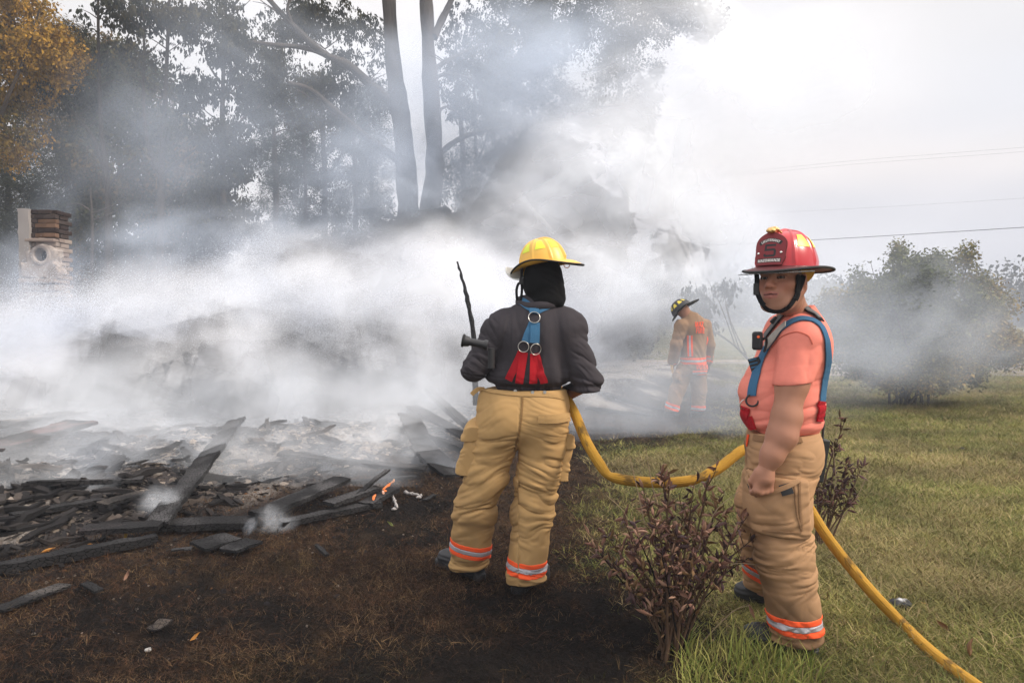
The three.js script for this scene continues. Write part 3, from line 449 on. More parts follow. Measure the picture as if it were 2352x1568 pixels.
function boot(J, t, heel, toe, shaft, shaftR, sole, name = 'boot') {           // a black rubber boot between a heel and a toe on the ground
  const h = V(...heel), e = V(...toe), ax = e.clone().sub(h).setY(0).normalize(), sd = V(-ax.z, 0, ax.x), s = V(...shaft), L = h.distanceTo(e);
  const at = (f, u, w = 0) => h.clone().addScaledVector(ax, f * L).addScaledVector(sd, w).setY(lerp(h.y, e.y, f) + u);
  const up = blend([[bone(at(0.14, 0.06), at(0.62, 0.058), 0.05, 0.048), 0], [ball(at(0.8, 0.052), [0.057, 0.05, 0.057]), 0.04], [bone(at(0.16, 0.07), s, 0.056, shaftR), 0.05]]);
  const soleF = (x, y, z) => { const q = V(x, y, z).sub(h), f = q.dot(ax), w = q.dot(sd), k = clamp(f / L, 0, 1), hw = lerp(0.04, 0.052, smooth(0.25, 0.75, k)) - 0.012 * Math.sin(k * Math.PI) ** 2 * (k < 0.6), dx = Math.max(-f - 0.005 + 0.02, f - L + 0.045, 0), r = Math.hypot(dx, w) - hw, yy = y - lerp(h.y, e.y, k); return smax(smax(r, yy - 0.036 - 0.004 * Math.sin(f * 190), 0.01), -yy - 0.003, 0.006); };
  const f = (x, y, z) => { const a = smax(up(x, y, z), -(y - lerp(h.y, e.y, 0.5) - 0.02), 0.01), b = soleF(x, y, z); return Math.min(a + 0.0016 * Math.sin(y * 260) * smooth(0.13, 0.1, y - h.y), b); };
  const c = [Math.min(h.x, e.x, s.x) - 0.1, Math.min(h.y, e.y) - 0.01, Math.min(h.z, e.z, s.z) - 0.1], d = [Math.max(h.x, e.x, s.x) + 0.1, s.y, Math.max(h.z, e.z, s.z) + 0.1];
  part(name, skinOf(f, c, d, 0.006), rubberM, t);
}
function bands(t, f, c, tilt, spread, R, order = [[neonM, 0.026], [silverM, 0], [neonM, -0.026]], hw = 0.013, turn = 0) {         // orange, silver, orange tape round a trouser leg or a sleeve
  const g = new THREE.Group(); g.name = 'reflective_band'; t.add(g);
  order.forEach(([m, dy], i) => {
    const F = (x, y, z) => smax(f(x, y, z) - (i === 1 ? 0.0055 : 0.004), Math.abs(y - c[1] - dy - tilt[0] * (x - c[0]) - tilt[1] * (z - c[2]) - 0.004 * noise3(x * 14, z * 14, 3)) - hw, 0.002), lo = [c[0] - R, c[1] - 0.13, c[2] - R], hi = [c[0] + R, c[1] + 0.13, c[2] + R];
    part(m === silverM ? 'silver_strip' : 'orange_strip', skinOf((x, y, z) => Math.max(F(x, y, z), Math.hypot(x - c[0], z - c[2]) - R), lo, hi, 0.0055), m, g);
  });
}
function fingers(list, wrist, mcp, dirs, curl, r) {}
function handField(wrist, palmDir, across, inward, size, curl) {   // a hand: palm, four fingers bent by curl, thumb leaving the side near the wrist
  const w = V(...wrist), p = palmDir.clone().normalize(), a = across.clone().normalize(), n = inward.clone().normalize(), S = size, fs = [];
  const at = (u, v, k) => w.clone().addScaledVector(p, u * S).addScaledVector(a, v * S).addScaledVector(n, k * S);
  fs.push([bone(at(0, 0, 0), at(0.035, 0, 0.0), 0.03 * S, 0.034 * S), 0]);
  for (let i = 0; i < 4; i++) {
    const v = (i - 1.5) * 0.0205, m = at(0.092 - 0.006 * Math.abs(i - 1.2), v, 0), L = [0.045, 0.05, 0.047, 0.037][i], r = [0.0098, 0.0102, 0.0098, 0.0088][i] * S;
    fs.push([bone(at(0.015, v * 0.7, 0.002), m, 0.015 * S, 0.0125 * S), 0.014 * S]);
    let q = m, ang = 0;
    for (let k = 0; k < 3; k++) { ang += curl[k]; const e = q.clone().addScaledVector(p, Math.cos(ang) * L * S * [1, 0.62, 0.5][k]).addScaledVector(n, Math.sin(ang) * L * S * [1, 0.62, 0.5][k]); fs.push([bone(q, e, r * (1.12 - k * 0.08), r * (1.04 - k * 0.1)), k ? 0.004 * S : 0.008 * S]); q = e; }
  }
  const th = at(0.022, -0.03, 0.008), t1 = at(0.058, -0.046, 0.026), t2 = at(0.085, -0.034, 0.038);
  fs.push([bone(th, t1, 0.016 * S, 0.0125 * S), 0.016 * S], [bone(t1, t2, 0.0118 * S, 0.009 * S), 0.005 * S]);
  return blend(fs);
}
const SKIN = lin(0.385, 0.188, 0.12);
const skinM = new THREE.MeshPhysicalMaterial({ vertexColors: true, color: 0xffffff, roughness: 0.52, specularIntensity: 0.5, sheen: 0.2, sheenRoughness: 0.5, sheenColor: lin(0.9, 0.5, 0.4) });
const skinTone = (x, y, z, nx, ny, nz, c) => { c.copy(SKIN).multiplyScalar(1 + 0.12 * fbm(x * 24, y * 24, z * 24, 3)); c.g *= 1 - 0.06 * Math.max(0, noise3(x * 9, y * 9, z * 9)); };

// ---- the man in the grey sweater, seen from behind
{
  const { t, B, J, hit, floor } = figure('firefighter', 'firefighter seen from behind in dark grey sweater, tan trousers and yellow helmet', 1190, 3.7);
  const Z = (a, b) => [1010.6 + 0.2734 * a, 520.6 + 0.2734 * b];
  // trousers
  const hipL = J(1143, 1000), midL = J(1117, 1085, 0.02), kneeL = J(1089, 1170, 0.05), hemL = J(1077, 1318, 0.15), hipR = J(1250, 1000), midR = J(1237, 1085), kneeR = J(1224, 1170), hemR = J(1203, 1358, -0.04);
  const waist = J(1203, 893), legL = blend([[bone(hipL, midL, 0.13, 0.118), 0], [bone(midL, kneeL, 0.118, 0.118), 0.04], [bone(kneeL, hemL, 0.118, 0.112), 0.04]]), legR = blend([[bone(hipR, midR, 0.132, 0.122), 0], [bone(midR, kneeR, 0.122, 0.113), 0.04], [bone(kneeR, hemR, 0.113, 0.11), 0.04]]), hips = blend([[ball(J(1201, 955, 0.02), [0.246, 0.165, 0.17]), 0], [bone(J(1160, 905, 0.02), J(1245, 905, 0.02), 0.125, 0.125), 0.12], [ball(J(1158, 975, -0.09), [0.1, 0.1, 0.07]), 0.08], [ball(J(1250, 975, -0.09), [0.1, 0.1, 0.07]), 0.08]]);
  const raw = (x, y, z) => smin(smin(legL(x, y, z), legR(x, y, z), 0.012), hips(x, y, z), 0.05);
  const cleft = bone(J(1201, 990, -0.24), J(1190, 1055, -0.19), 0.012, 0.012);
  const trousers = (x, y, z) => {
    let d = raw(x, y, z); if (d > 0.06) return d;
    d = smax(d, -cleft(x, y, z), 0.05);
    const low = smooth(0.85, 0.55, y), knee = Math.exp(-Math.pow((y - 0.5) / 0.18, 2)), hem = smooth(0.26, 0.12, y), seat = Math.exp(-Math.pow((y - 0.8) / 0.11, 2)), sd = x < J(1190, 1100)[0] ? 3 : 9;
    d += (0.003 + 0.011 * knee + 0.006 * low + 0.008 * hem + 0.007 * seat) * (folds(x * 6 + sd, y * (17 + 12 * hem) + x * (sd === 3 ? -5 : 5), z * 5, sd) - 0.35);
    d += 0.006 * low * (folds(x * 4 + 2 * sd, y * 7 - x * 3, z * 4, sd + 5, 2) - 0.3) + 0.004 * noise3(x * 9, y * 6, z * 9) * (0.4 + low);
    d = smax(d, y - waist[1] - 0.012 * noise3(x * 9, 1, z * 6), 0.006);
    const hy = x < J(1150, 1300)[0] ? hemL[1] + 0.055 : hemR[1] + 0.05;
    return smax(d, hy + 0.028 * noise3(x * 8 + 3, 5, z * 8) - y, 0.006);
  };
  part('trousers', skinOf(trousers, [waist[0] - 0.5, -0.03, -0.45], [waist[0] + 0.34, waist[1] + 0.03, 0.32], 0.0068, { color: (x, y, z, nx, ny, nz, c) => { c.copy(KHAKI).multiplyScalar(1 + 0.1 * fbm(x * 5, y * 5, z * 5, 3)); c.lerp(TMPC.setRGB(0.16, 0.1, 0.05), 0.35 * smooth(0.1, 0.55, fbm(x * 4 + 8, y * 3, z * 4, 4)) + 0.2 * smooth(0.3, 0.05, y)); } }), dyed(), t);
  bands(t, trousers, J(1079, 1254, 0.12), [-0.2, 0.05], 0, 0.2); bands(t, trousers, J(1206, 1298, -0.03), [-0.09, 0.03], 0, 0.19);
  // pockets, flaps, seam and waist tab
  const boxOf = (f, c, r, cell, m, name) => part(name, skinOf(f, c.map((v, i) => v - r[i]), c.map((v, i) => v + r[i]), cell), m, t);
  const khakiM = cloth(KHAKI);
  const pouch = (c, half, off, turn, seed) => { const q = new THREE.Matrix4().makeRotationFromEuler(new THREE.Euler(...turn, 'YXZ')).invert().elements; return (x, y, z) => { const X = x - c[0], Y = y - c[1], Z = z - c[2], a = q[0] * X + q[4] * Y + q[8] * Z, b = q[1] * X + q[5] * Y + q[9] * Z, e = q[2] * X + q[6] * Y + q[10] * Z; let d = smax(trousers(x, y, z) - off * (0.75 + 0.5 * (0.5 - b / half[1] * 0.5)), Math.max(Math.abs(a) - half[0], Math.abs(b) - half[1] - 0.012 * noise3(e * 14, seed, a * 10), Math.abs(e) - half[2]), 0.022); return d + 0.007 * (folds(x * 8, y * 9 + e * 6, z * 8, seed) - 0.3); }; };
  let c = J(1084, 1032, 0.03); boxOf(pouch(c, [0.1, 0.125, 0.085], 0.048, [0.0, -0.2, 0.1], 21), c, [0.17, 0.2, 0.17], 0.0072, khakiM, 'cargo_pocket');
  c = J(1086, 985, 0.03); boxOf(pouch(c, [0.11, 0.04, 0.098], 0.058, [0.15, -0.2, 0.1], 24), c, [0.18, 0.12, 0.17], 0.0066, khakiM, 'pocket_flap');
  c = J(1288, 1052, 0.05); boxOf(pouch(c, [0.1, 0.115, 0.085], 0.036, [0, 0.25, -0.1], 27), c, [0.17, 0.2, 0.17], 0.0072, khakiM, 'cargo_pocket');
  c = J(1290, 1012, 0.05); boxOf(pouch(c, [0.1, 0.036, 0.095], 0.044, [-0.1, 0.25, -0.1], 29), c, [0.17, 0.12, 0.17], 0.0066, khakiM, 'pocket_flap');
  const onBack = (pts) => pts.map(([a, b]) => hit(trousers, 980 + 0.3439 * a, 857.5 + 0.3439 * b));
  part('pocket_flap', strap(trousers, onBack([[745, 300], [800, 305], [860, 304], [905, 298], [945, 292]]), 0.046, 0.007, 0.006, 24), khakiM, t);
  part('seat_seam', strap(trousers, onBack([[640, 145], [638, 210], [632, 290], [622, 370], [600, 450], [585, 520]]), 0.011, 0.0022, 0.001, 40), cloth(lin(0.27, 0.16, 0.065)), t);
  part('waistband', strap(trousers, onBack([[372, 112], [430, 118], [520, 130], [640, 140], [760, 142], [850, 150], [915, 165]]), 0.022, 0.003, 0.001, 40), khakiM, t);
  const tab = [J(1112, 894, -0.02), J(1099, 893, -0.04), J(1090, 899, -0.05), J(1083, 906, -0.05)].map((q) => V(...q)); part('waist_tab', strap(null, tab, 0.024, 0.003, 0, 14), khakiM, t);
  // boots
  const gy = (q) => floor(q[0], q[2]), put = (x, y, dz) => { const q = J(x, y, dz); q[1] = gy(q); return q; };
  boot(J, t, put(1104, 1326, 0.1), put(1008, 1292, 0.36), [hemL[0], hemL[1] + 0.12, hemL[2]], 0.07); boot(J, t, put(1187, 1362, -0.05), put(1252, 1322, 0.2), [hemR[0], hemR[1] + 0.12, hemR[2]], 0.07);
  // sweater
  const shL = J(1150, 760), elL = J(1094, 845, -0.02), wrL = J(1118, 806, 0.27), shR = J(1303, 757), elR = J(1348, 880, -0.03), wrR = J(1308, 906, 0.17);
  const torso = blend([[ball(J(1226, 790, 0.02), [0.222, 0.205, 0.15]), 0], [ball(J(1210, 866, 0.03), [0.235, 0.085, 0.165]), 0.12], [bone(J(1160, 758, 0.02), J(1295, 755, 0.02), 0.1, 0.1), 0.1], [bone(J(1229, 728, 0.02), J(1238, 690, 0.03), 0.085, 0.075), 0.08]]);
  const arms = blend([[bone(shL, elL, 0.093, 0.074), 0], [bone(elL, wrL, 0.074, 0.052), 0.02], [bone(shR, elR, 0.096, 0.078), 0], [bone(elR, wrR, 0.078, 0.06), 0.025]]);
  const hemY = J(1210, 899)[1];
  const sweater = (x, y, z) => {
    let d = smin(torso(x, y, z), arms(x, y, z), 0.013 + 0.035 * smooth(shL[1] - 0.12, shL[1] + 0.02, y)); if (d > 0.06) return d;
    const v = smooth(hemY + 0.5, hemY + 0.1, y), mid = J(1226, 800)[0], arm = smooth(0.17, 0.26, Math.abs(x - mid));
    d += 0.016 * (1 - arm) * (folds(x * 10 + (y - 1.1) * (x - mid) * 9, y * 1.8 + x, z * 2, 41, 2.2) - 0.25) * (0.35 + 0.65 * v) + 0.006 * (1 - arm) * (folds(x * 19 + (y - 1.1) * (x - mid) * 16, y * 2.2, z * 3, 43, 1.6) - 0.3) * (0.3 + 0.7 * v) + 0.007 * arm * (folds(x * 9 + z * 5, y * 19 + x * 9, z * 9, 49, 1.6) - 0.3);
    d += 0.015 * arm * (folds(x * 5 + z * 3, y * 9 + x * 6, z * 6, 47, 2.0) - 0.25) + 0.005 * noise3(x * 7, y * 6, z * 7);
    d += 0.010 * Math.exp(-Math.pow((y - hemY - 0.07) / 0.05, 2)) * (folds(x * 3, y * 14 + x * 3, z * 3, 52, 1.4) - 0.5);
    d += 0.012 * Math.exp(-Math.pow((y - hemY - 0.035) / 0.014, 2)) - 0.004;
    return smax(d, hemY + 0.006 * noise3(x * 12, 2, z * 5) - y, 0.014);
  };
  const chM = new THREE.MeshPhysicalMaterial({ color: lin(0.05, 0.045, 0.05), roughness: 0.95, specularIntensity: 0.2, sheen: 0.5, sheenRoughness: 0.6, sheenColor: lin(0.16, 0.14, 0.16), bumpMap: weave, bumpScale: 0.002 });
  part('sweater', skinOf(sweater, [-0.42, hemY - 0.04, -0.28], [0.62, J(1230, 672)[1], 0.27], 0.0068), chM, t);
  // the body under it all: neck, head, hands, one mesh
  const hc = J(1246, 640, 0.02), headF = blend([[ball(hc, [0.09, 0.118, 0.092]), 0], [bone([hc[0] - 0.01, hc[1] - 0.05, hc[2]], J(1232, 715, 0.02), 0.062, 0.068), 0.03], [bone(J(1230, 740, 0.02), J(1212, 900, 0.02), 0.1, 0.1), 0.05], [bone(J(1180, 960, 0.02), J(1120, 1080, 0.02), 0.08, 0.07), 0.05], [bone(J(1120, 1080, 0.02), hemL, 0.07, 0.05), 0.03], [bone(J(1230, 960, 0.02), J(1230, 1100, 0), 0.08, 0.07), 0.05], [bone(J(1230, 1100, 0), hemR, 0.07, 0.05), 0.03], [bone(shL, elL, 0.05, 0.045), 0.03], [bone(elL, wrL, 0.042, 0.03), 0.02], [bone(shR, elR, 0.05, 0.045), 0.03], [bone(elR, wrR, 0.042, 0.03), 0.02]]);
  const wl = V(...wrL), wr = V(...wrR), handL = handField([wl.x, wl.y, wl.z], V(0.35, 0.35, -0.85), V(0.6, 0.6, 0.4), V(0.5, -0.8, 0), 1, [0.7, 0.9, 0.7]), handR = handField([wr.x, wr.y, wr.z], V(-0.25, -0.15, -0.9), V(0.2, -1, 0), V(-1, -0.2, 0.2), 1, [0.6, 0.9, 0.7]);
  const bx = (q, r) => [[q[0] - r, q[1] - r, q[2] - r], [q[0] + r, q[1] + r, q[2] + r]];
  part('body', mergeGeometries([skinOf(headF, [-0.4, 0.05, -0.28], [0.6, hc[1] + 0.15, 0.25], 0.012, { color: skinTone }), skinOf(handL, ...bx([wl.x, wl.y, wl.z - 0.05], 0.13), 0.004, { color: skinTone }), skinOf(handR, ...bx([wr.x, wr.y, wr.z - 0.05], 0.13), 0.004, { color: skinTone })]), skinM, t);
  // fire hood
  const hood = blend([[ball(J(1248, 636, 0.02), [0.104, 0.128, 0.112]), 0], [bone(J(1248, 655, 0.01), J(1253, 684, 0), 0.099, 0.095), 0.05], [bone(J(1272, 662, -0.02), J(1288, 689, -0.03), 0.045, 0.022), 0.05]]);
  const hoodF = (x, y, z) => { const d = hood(x, y, z); return d > 0.05 ? d : smax(d + 0.006 * (folds(x * 5, y * 13 + x * 5, z * 5, 63, 1.6) - 0.3), J(1256, 700)[1] + 0.16 * (0.0 - (x - J(1250, 690)[0]) * 0.5) - 0.012 - y, 0.012); };
  part('fire_hood', skinOf(hoodF, [J(1249, 640)[0] - 0.2, J(1249, 705)[1] - 0.06, -0.2], [J(1249, 640)[0] + 0.2, J(1249, 560)[1], 0.18], 0.0062), cloth(lin(0.009, 0.009, 0.0095), 0.96, 0.002), t);
  const cr = []; for (let i = 0; i < 16; i++) { const a = i / 16 * 6.283; cr.push(V(J(1236, 697)[0] + Math.cos(a) * 0.098, J(1236, 699)[1] + 0.012 * Math.sin(a * 2) + 0.016 * Math.cos(a + 2.4), J(1236, 697, 0.015)[2] + Math.sin(a) * 0.092)); }
  part('collar', new THREE.TubeGeometry(new THREE.CatmullRomCurve3(cr, true), 64, 0.026, 10, true), chM, t);
  // braces: blue straps, rings and red elastics
  const S = (pts, w, m, name, th = 0.003, n = 30) => part(name, strap(sweater, pts.map(([a, b]) => hit(sweater, ...Z(a, b))), w, th, 0.003, n), m, t);
  S([[640, 600], [690, 630], [740, 665], [800, 705]], 0.046, webBlue, 'shoulder_strap'); S([[985, 640], [920, 655], [870, 678], [800, 712]], 0.046, webBlue, 'shoulder_strap'); S([[792, 690], [791, 712], [790, 732]], 0.05, webBlue, 'strap_tab', 0.006, 8);
  S([[782, 808], [765, 850], [742, 905], [718, 968]], 0.044, webBlue, 'brace_strap'); S([[798, 808], [798, 850], [797, 910], [794, 975]], 0.05, webBlue, 'brace_strap', 0.005);
  S([[688, 1050], [664, 1110], [625, 1190], [578, 1288]], 0.043, webRed, 'red_elastic'); S([[705, 1055], [695, 1120], [680, 1210], [664, 1312]], 0.042, webRed, 'red_elastic', 0.005); S([[788, 1065], [786, 1130], [784, 1220], [780, 1315]], 0.044, webRed, 'red_elastic'); S([[800, 1068], [822, 1140], [845, 1220], [872, 1312]], 0.04, webRed, 'red_elastic', 0.005);
  for (const [a, b, R] of [[790, 768, 0.0305], [703, 1006, 0.028], [798, 1026, 0.029]]) { const q = hit(sweater, ...Z(a, b)), n = gradOf(sweater, q, 0.02); part('steel_ring', ring(q.addScaledVector(n, 0.012), R, 0.0022, n), steel, t); }
  for (const [a, b] of [[535, 1348], [632, 1374], [777, 1384], [880, 1382]]) { const q = hit(trousers, ...Z(a, b + 6)), n = V(0, 0, 1), g = new THREE.CylinderGeometry(0.0088, 0.0092, 0.005, 16); g.rotateX(Math.PI / 2); g.translate(q.x, q.y, q.z + 0.006); part('brace_button', g, steel, t); }
  // helmet, face shield and chin strap
  const yellow = new THREE.MeshPhysicalMaterial({ color: lin(0.80, 0.47, 0.07), roughness: 0.42, clearcoat: 0.25, clearcoatRoughness: 0.4 }), H = helmet(t, { shell: yellow, brimColor: yellow, patch: limeM, at: V(...J(1247, 611, 0.01)), tilt: [0.19, -2.1, 0.0], scale: 0.95, reach: 0.72, side: 0.046 });
  const lens = new THREE.Shape(); lens.moveTo(-0.05, 0.022); lens.bezierCurveTo(-0.062, -0.01, -0.04, -0.036, 0, -0.04); lens.bezierCurveTo(0.035, -0.042, 0.052, -0.03, 0.054, -0.004); lens.lineTo(0.054, 0.026); lens.lineTo(-0.05, 0.022);
  const lg = new THREE.ExtrudeGeometry(lens, { depth: 0.0025, bevelEnabled: true, bevelSize: 0.001, bevelThickness: 0.001, bevelSegments: 1, curveSegments: 16 }); lg.rotateY(0.5); lg.rotateX(-0.35); lg.translate(...J(1181, 626, 0.02)); part('face_shield', lg, new THREE.MeshPhysicalMaterial({ color: lin(0.85, 0.85, 0.82), roughness: 0.25, transmission: 0.65, thickness: 0 }), t);
  part('orange_cord', ring(V(...J(1302, 608, -0.1)), 0.016, 0.0022, V(0.25, 0.1, 1)), mat(lin(0.8, 0.22, 0.02), 0.6), t);
  part('chin_strap', mergeGeometries([strap(null, [[1199, 612], [1198, 640], [1199, 668], [1196, 690]].map(([x, y]) => V(...J(x, y, -0.03))), 0.014, 0.003, 0, 14), strap(null, [[1199, 648], [1190, 652], [1186, 668], [1188, 690]].map(([x, y]) => V(...J(x, y, -0.01))), 0.014, 0.003, 0, 14)]), blackWeb, t);
  part('buckle', new RoundedBoxGeometry(0.022, 0.036, 0.012, 2, 0.003).translate(...J(1197, 646, -0.035)), blackM, t);
}

// ---- the third man, in a tan coat, further off in the smoke
{
  const D = 10.45, { t, B, J, hit, floor } = figure('firefighter', 'firefighter in tan turnout coat and black helmet looking down in the smoke', 1590, D);
  const Z = (a, b, dz = 0) => J(1470 + 0.211 * a, 661.5 + 0.211 * b, dz), ZP = (a, b) => [1470 + 0.211 * a, 661.5 + 0.211 * b];
  const coatC = lin(0.27, 0.165, 0.095), hemY = Z(600, 930)[1];
  const shL = Z(450, 410, -0.08), elL = Z(398, 610, -0.1), wrL = Z(358, 800, 0.02), shR = Z(705, 410, 0.08), elR = Z(752, 620, 0.1), wrR = Z(742, 800, 0.2);
  const body = blend([[ball(Z(590, 480), [0.19, 0.3, 0.16]), 0], [bone(Z(580, 700), Z(585, 860), 0.185, 0.2), 0.15], [bone(shL, shR, 0.1, 0.1), 0.1], [bone(Z(520, 330), Z(505, 280), 0.09, 0.075), 0.08]]), arms = blend([[bone(shL, elL, 0.095, 0.085), 0], [bone(elL, wrL, 0.085, 0.072), 0.03], [bone(shR, elR, 0.095, 0.085), 0], [bone(elR, wrR, 0.085, 0.07), 0.03]]);
  const coat = (x, y, z) => { let d = smin(body(x, y, z), arms(x, y, z), 0.04); if (d > 0.08) return d; d += 0.016 * (folds(x * 5, y * 4 + x * 3, z * 4, 71, 1.6) - 0.3); const e = hemY + 0.42 * Math.max(0, -(x - Z(575, 0)[0])) ; return smax(d, Math.min(e, Z(600, 830)[1]) - y, 0.01) ; };
  const armOnly = (x, y, z) => y;
  const coatFull = (x, y, z) => { const a = arms(x, y, z) + 0.016 * (folds(x * 5, y * 6, z * 4, 74, 1.6) - 0.3); return smin(coat(x, y, z), smax(a, Z(358, 815)[1] - y, 0.01), 0.03); };
  part('turnout_coat', skinOf(coatFull, [-0.65, hemY - 0.05, -0.4], [0.5, Z(500, 240)[1], 0.4], 0.0125), cloth(coatC), t);
  const hipL = Z(490, 900), kneeL = Z(410, 1110, -0.03), hemL = Z(345, 1330, -0.1), hipR = Z(635, 930, 0.05), kneeR = Z(640, 1120, 0.05), hemR = Z(635, 1365, 0.05);
  const legs = blend([[ball(Z(565, 880), [0.21, 0.16, 0.17]), 0], [bone(hipL, kneeL, 0.135, 0.115), 0.06], [bone(kneeL, hemL, 0.115, 0.11), 0.05], [bone(hipR, kneeR, 0.135, 0.115), 0.05], [bone(kneeR, hemR, 0.115, 0.11), 0.05], [ball(Z(400, 960, -0.1), [0.07, 0.1, 0.09]), 0.04]]);
  const trousers = (x, y, z) => { const d = legs(x, y, z); return d > 0.08 ? d : smax(d + 0.016 * (folds(x * 5, y * 8 + x * 3, z * 5, 77, 1.5) - 0.3), 0.06 - y, 0.02); };
  part('trousers', skinOf(trousers, [-0.75, 0.0, -0.4], [0.5, Z(565, 780)[1], 0.4], 0.0125), cloth(coatC.clone().multiplyScalar(0.92)), t);
  const put = (a, b, dz) => { const q = Z(a, b, dz); q[1] = floor(q[0], q[2]); return q; };
  boot(J, t, put(390, 1380, -0.12), put(270, 1395, -0.05), [hemL[0], hemL[1] + 0.1, hemL[2]], 0.07); boot(J, t, put(660, 1400, 0.1), put(575, 1420, 0.0), [hemR[0], hemR[1] + 0.1, hemR[2]], 0.07);
  const two = [[neonM, 0.034], [silverM, 0], [neonM, -0.034]];
  bands(t, trousers, [hemL[0] + 0.02, Z(345, 1285)[1], hemL[2] + 0.02], [-0.35, 0], 0, 0.19, two, 0.017); bands(t, trousers, [hemR[0], Z(640, 1315)[1], hemR[2]], [-0.03, 0], 0, 0.17, two, 0.017);
  const sleeveB = (w, y) => bands(t, (x, yy, z) => arms(x, yy, z) + 0.0, [w[0] + 0.012, y, w[2]], [-0.1, 0], 0, 0.14, two, 0.017); sleeveB(wrL, Z(358, 762)[1]); sleeveB(wrR, Z(745, 775)[1]);
  bands(t, (x, y, z) => coat(x, y, z), [Z(575, 0)[0], Z(575, 788)[1], 0.0], [0.02, 0], 0, 0.3, two, 0.017);
  const st = (f, pts, w, m, name, th = 0.004) => part(name, strap(f, pts.map(([a, b]) => hit(f, ...ZP(a, b))), w, th, 0.006, 20), m, t);
  for (const [dx, m] of [[-20, neonM], [0, silverM], [20, neonM]]) { st(coatFull, [[545 + dx, 516], [546 + dx, 590], [548 + dx, 670], [552 + dx, 745]], 0.028, m, m === silverM ? 'silver_strip' : 'orange_strip'); }
  st(coatFull, [[728, 530], [732, 570], [722, 610]], 0.028, neonM, 'orange_strip');
  for (const [dy, m] of [[-16, neonM], [0, silverM], [16, neonM]]) st(coatFull, [[575, 925 + dy], [640, 922 + dy], [700, 920 + dy], [742, 920 + dy]], 0.024, m, m === silverM ? 'silver_strip' : 'orange_strip');
  letteringOn(t, coatFull, hit, ZP, [['MAZ', 602, 690, 368, 425], ['FIRE', 612, 700, 432, 492], ['VOTH', 612, 738, 826, 886]], neonM);
  // head, neck, hands
  const hc = Z(470, 245, -0.02), headF = blend([[ball(hc, [0.085, 0.115, 0.1], [0.5, -2.0]), 0], [bone(hc, Z(520, 340), 0.06, 0.07), 0.03], [bone(Z(530, 380), Z(575, 840), 0.1, 0.12), 0.05], [bone(shL, elL, 0.05, 0.045), 0.03], [bone(elL, wrL, 0.04, 0.032), 0.02], [bone(shR, elR, 0.05, 0.045), 0.03], [bone(elR, wrR, 0.04, 0.032), 0.02], [bone(hipL, kneeL, 0.07, 0.06), 0.05], [bone(kneeL, hemL, 0.06, 0.045), 0.05], [bone(hipR, kneeR, 0.07, 0.06), 0.05], [bone(kneeR, hemR, 0.06, 0.045), 0.05]]);
  part('body', skinOf(headF, [-0.7, 0.05, -0.4], [0.5, hc[1] + 0.16, 0.4], 0.0125, { color: skinTone }), skinM, t);
  const gl = handField([wrL[0], wrL[1] - 0.01, wrL[2]], V(-0.1, -1, 0.1), V(0.1, 0.1, 1), V(1, -0.2, 0), 1.15, [0.35, 0.5, 0.4]); part('glove', skinOf(gl, [wrL[0] - 0.16, wrL[1] - 0.26, wrL[2] - 0.16], [wrL[0] + 0.16, wrL[1] + 0.06, wrL[2] + 0.16], 0.006, { color: (x, y, z, nx, ny, nz, c) => c.copy(nx > 0.1 ? lin(0.03, 0.03, 0.03) : lin(0.62, 0.33, 0.06)) }), dyed(), t);
  const gr = handField([wrR[0], wrR[1] - 0.01, wrR[2]], V(0, -1, 0.1), V(0.1, 0.1, 1), V(-1, -0.2, 0), 1.15, [0.35, 0.5, 0.4]); part('glove', skinOf(gr, [wrR[0] - 0.16, wrR[1] - 0.26, wrR[2] - 0.16], [wrR[0] + 0.16, wrR[1] + 0.06, wrR[2] + 0.16], 0.006), blackM, t);
  const dark = mat(lin(0.03, 0.03, 0.033), 0.6); helmet(t, { shell: dark, brimColor: dark, patch: mat(lin(0.75, 0.6, 0.06), 0.5), at: V(...Z(462, 238, -0.02)), tilt: [0.75, -1.75, 0.15], scale: 1.06 });
}
function letteringOn(t, f, hit, ZP, rows, m) {
  for (const [word, x0, x1, y0, y1] of rows) {
    const g = new TextGeometry(word, { font: FONT, size: 100, depth: 2, curveSegments: 3 }); g.computeBoundingBox(); const b = g.boundingBox, p = g.attributes.position;
    for (let i = 0; i < p.count; i++) { const u = (p.getX(i) - b.min.x) / (b.max.x - b.min.x), v = (p.getY(i) - b.min.y) / (b.max.y - b.min.y), q = hit(f, ...ZP(lerp(x0, x1, u), lerp(y1, y0, v))), n = gradOf(f, q, 0.03); q.addScaledVector(n, p.getZ(i) > 1 ? 0.009 : 0.002); p.setXYZ(i, q.x, q.y, q.z); }
    g.computeVertexNormals(); part('lettering', g, m, t);
  }
}
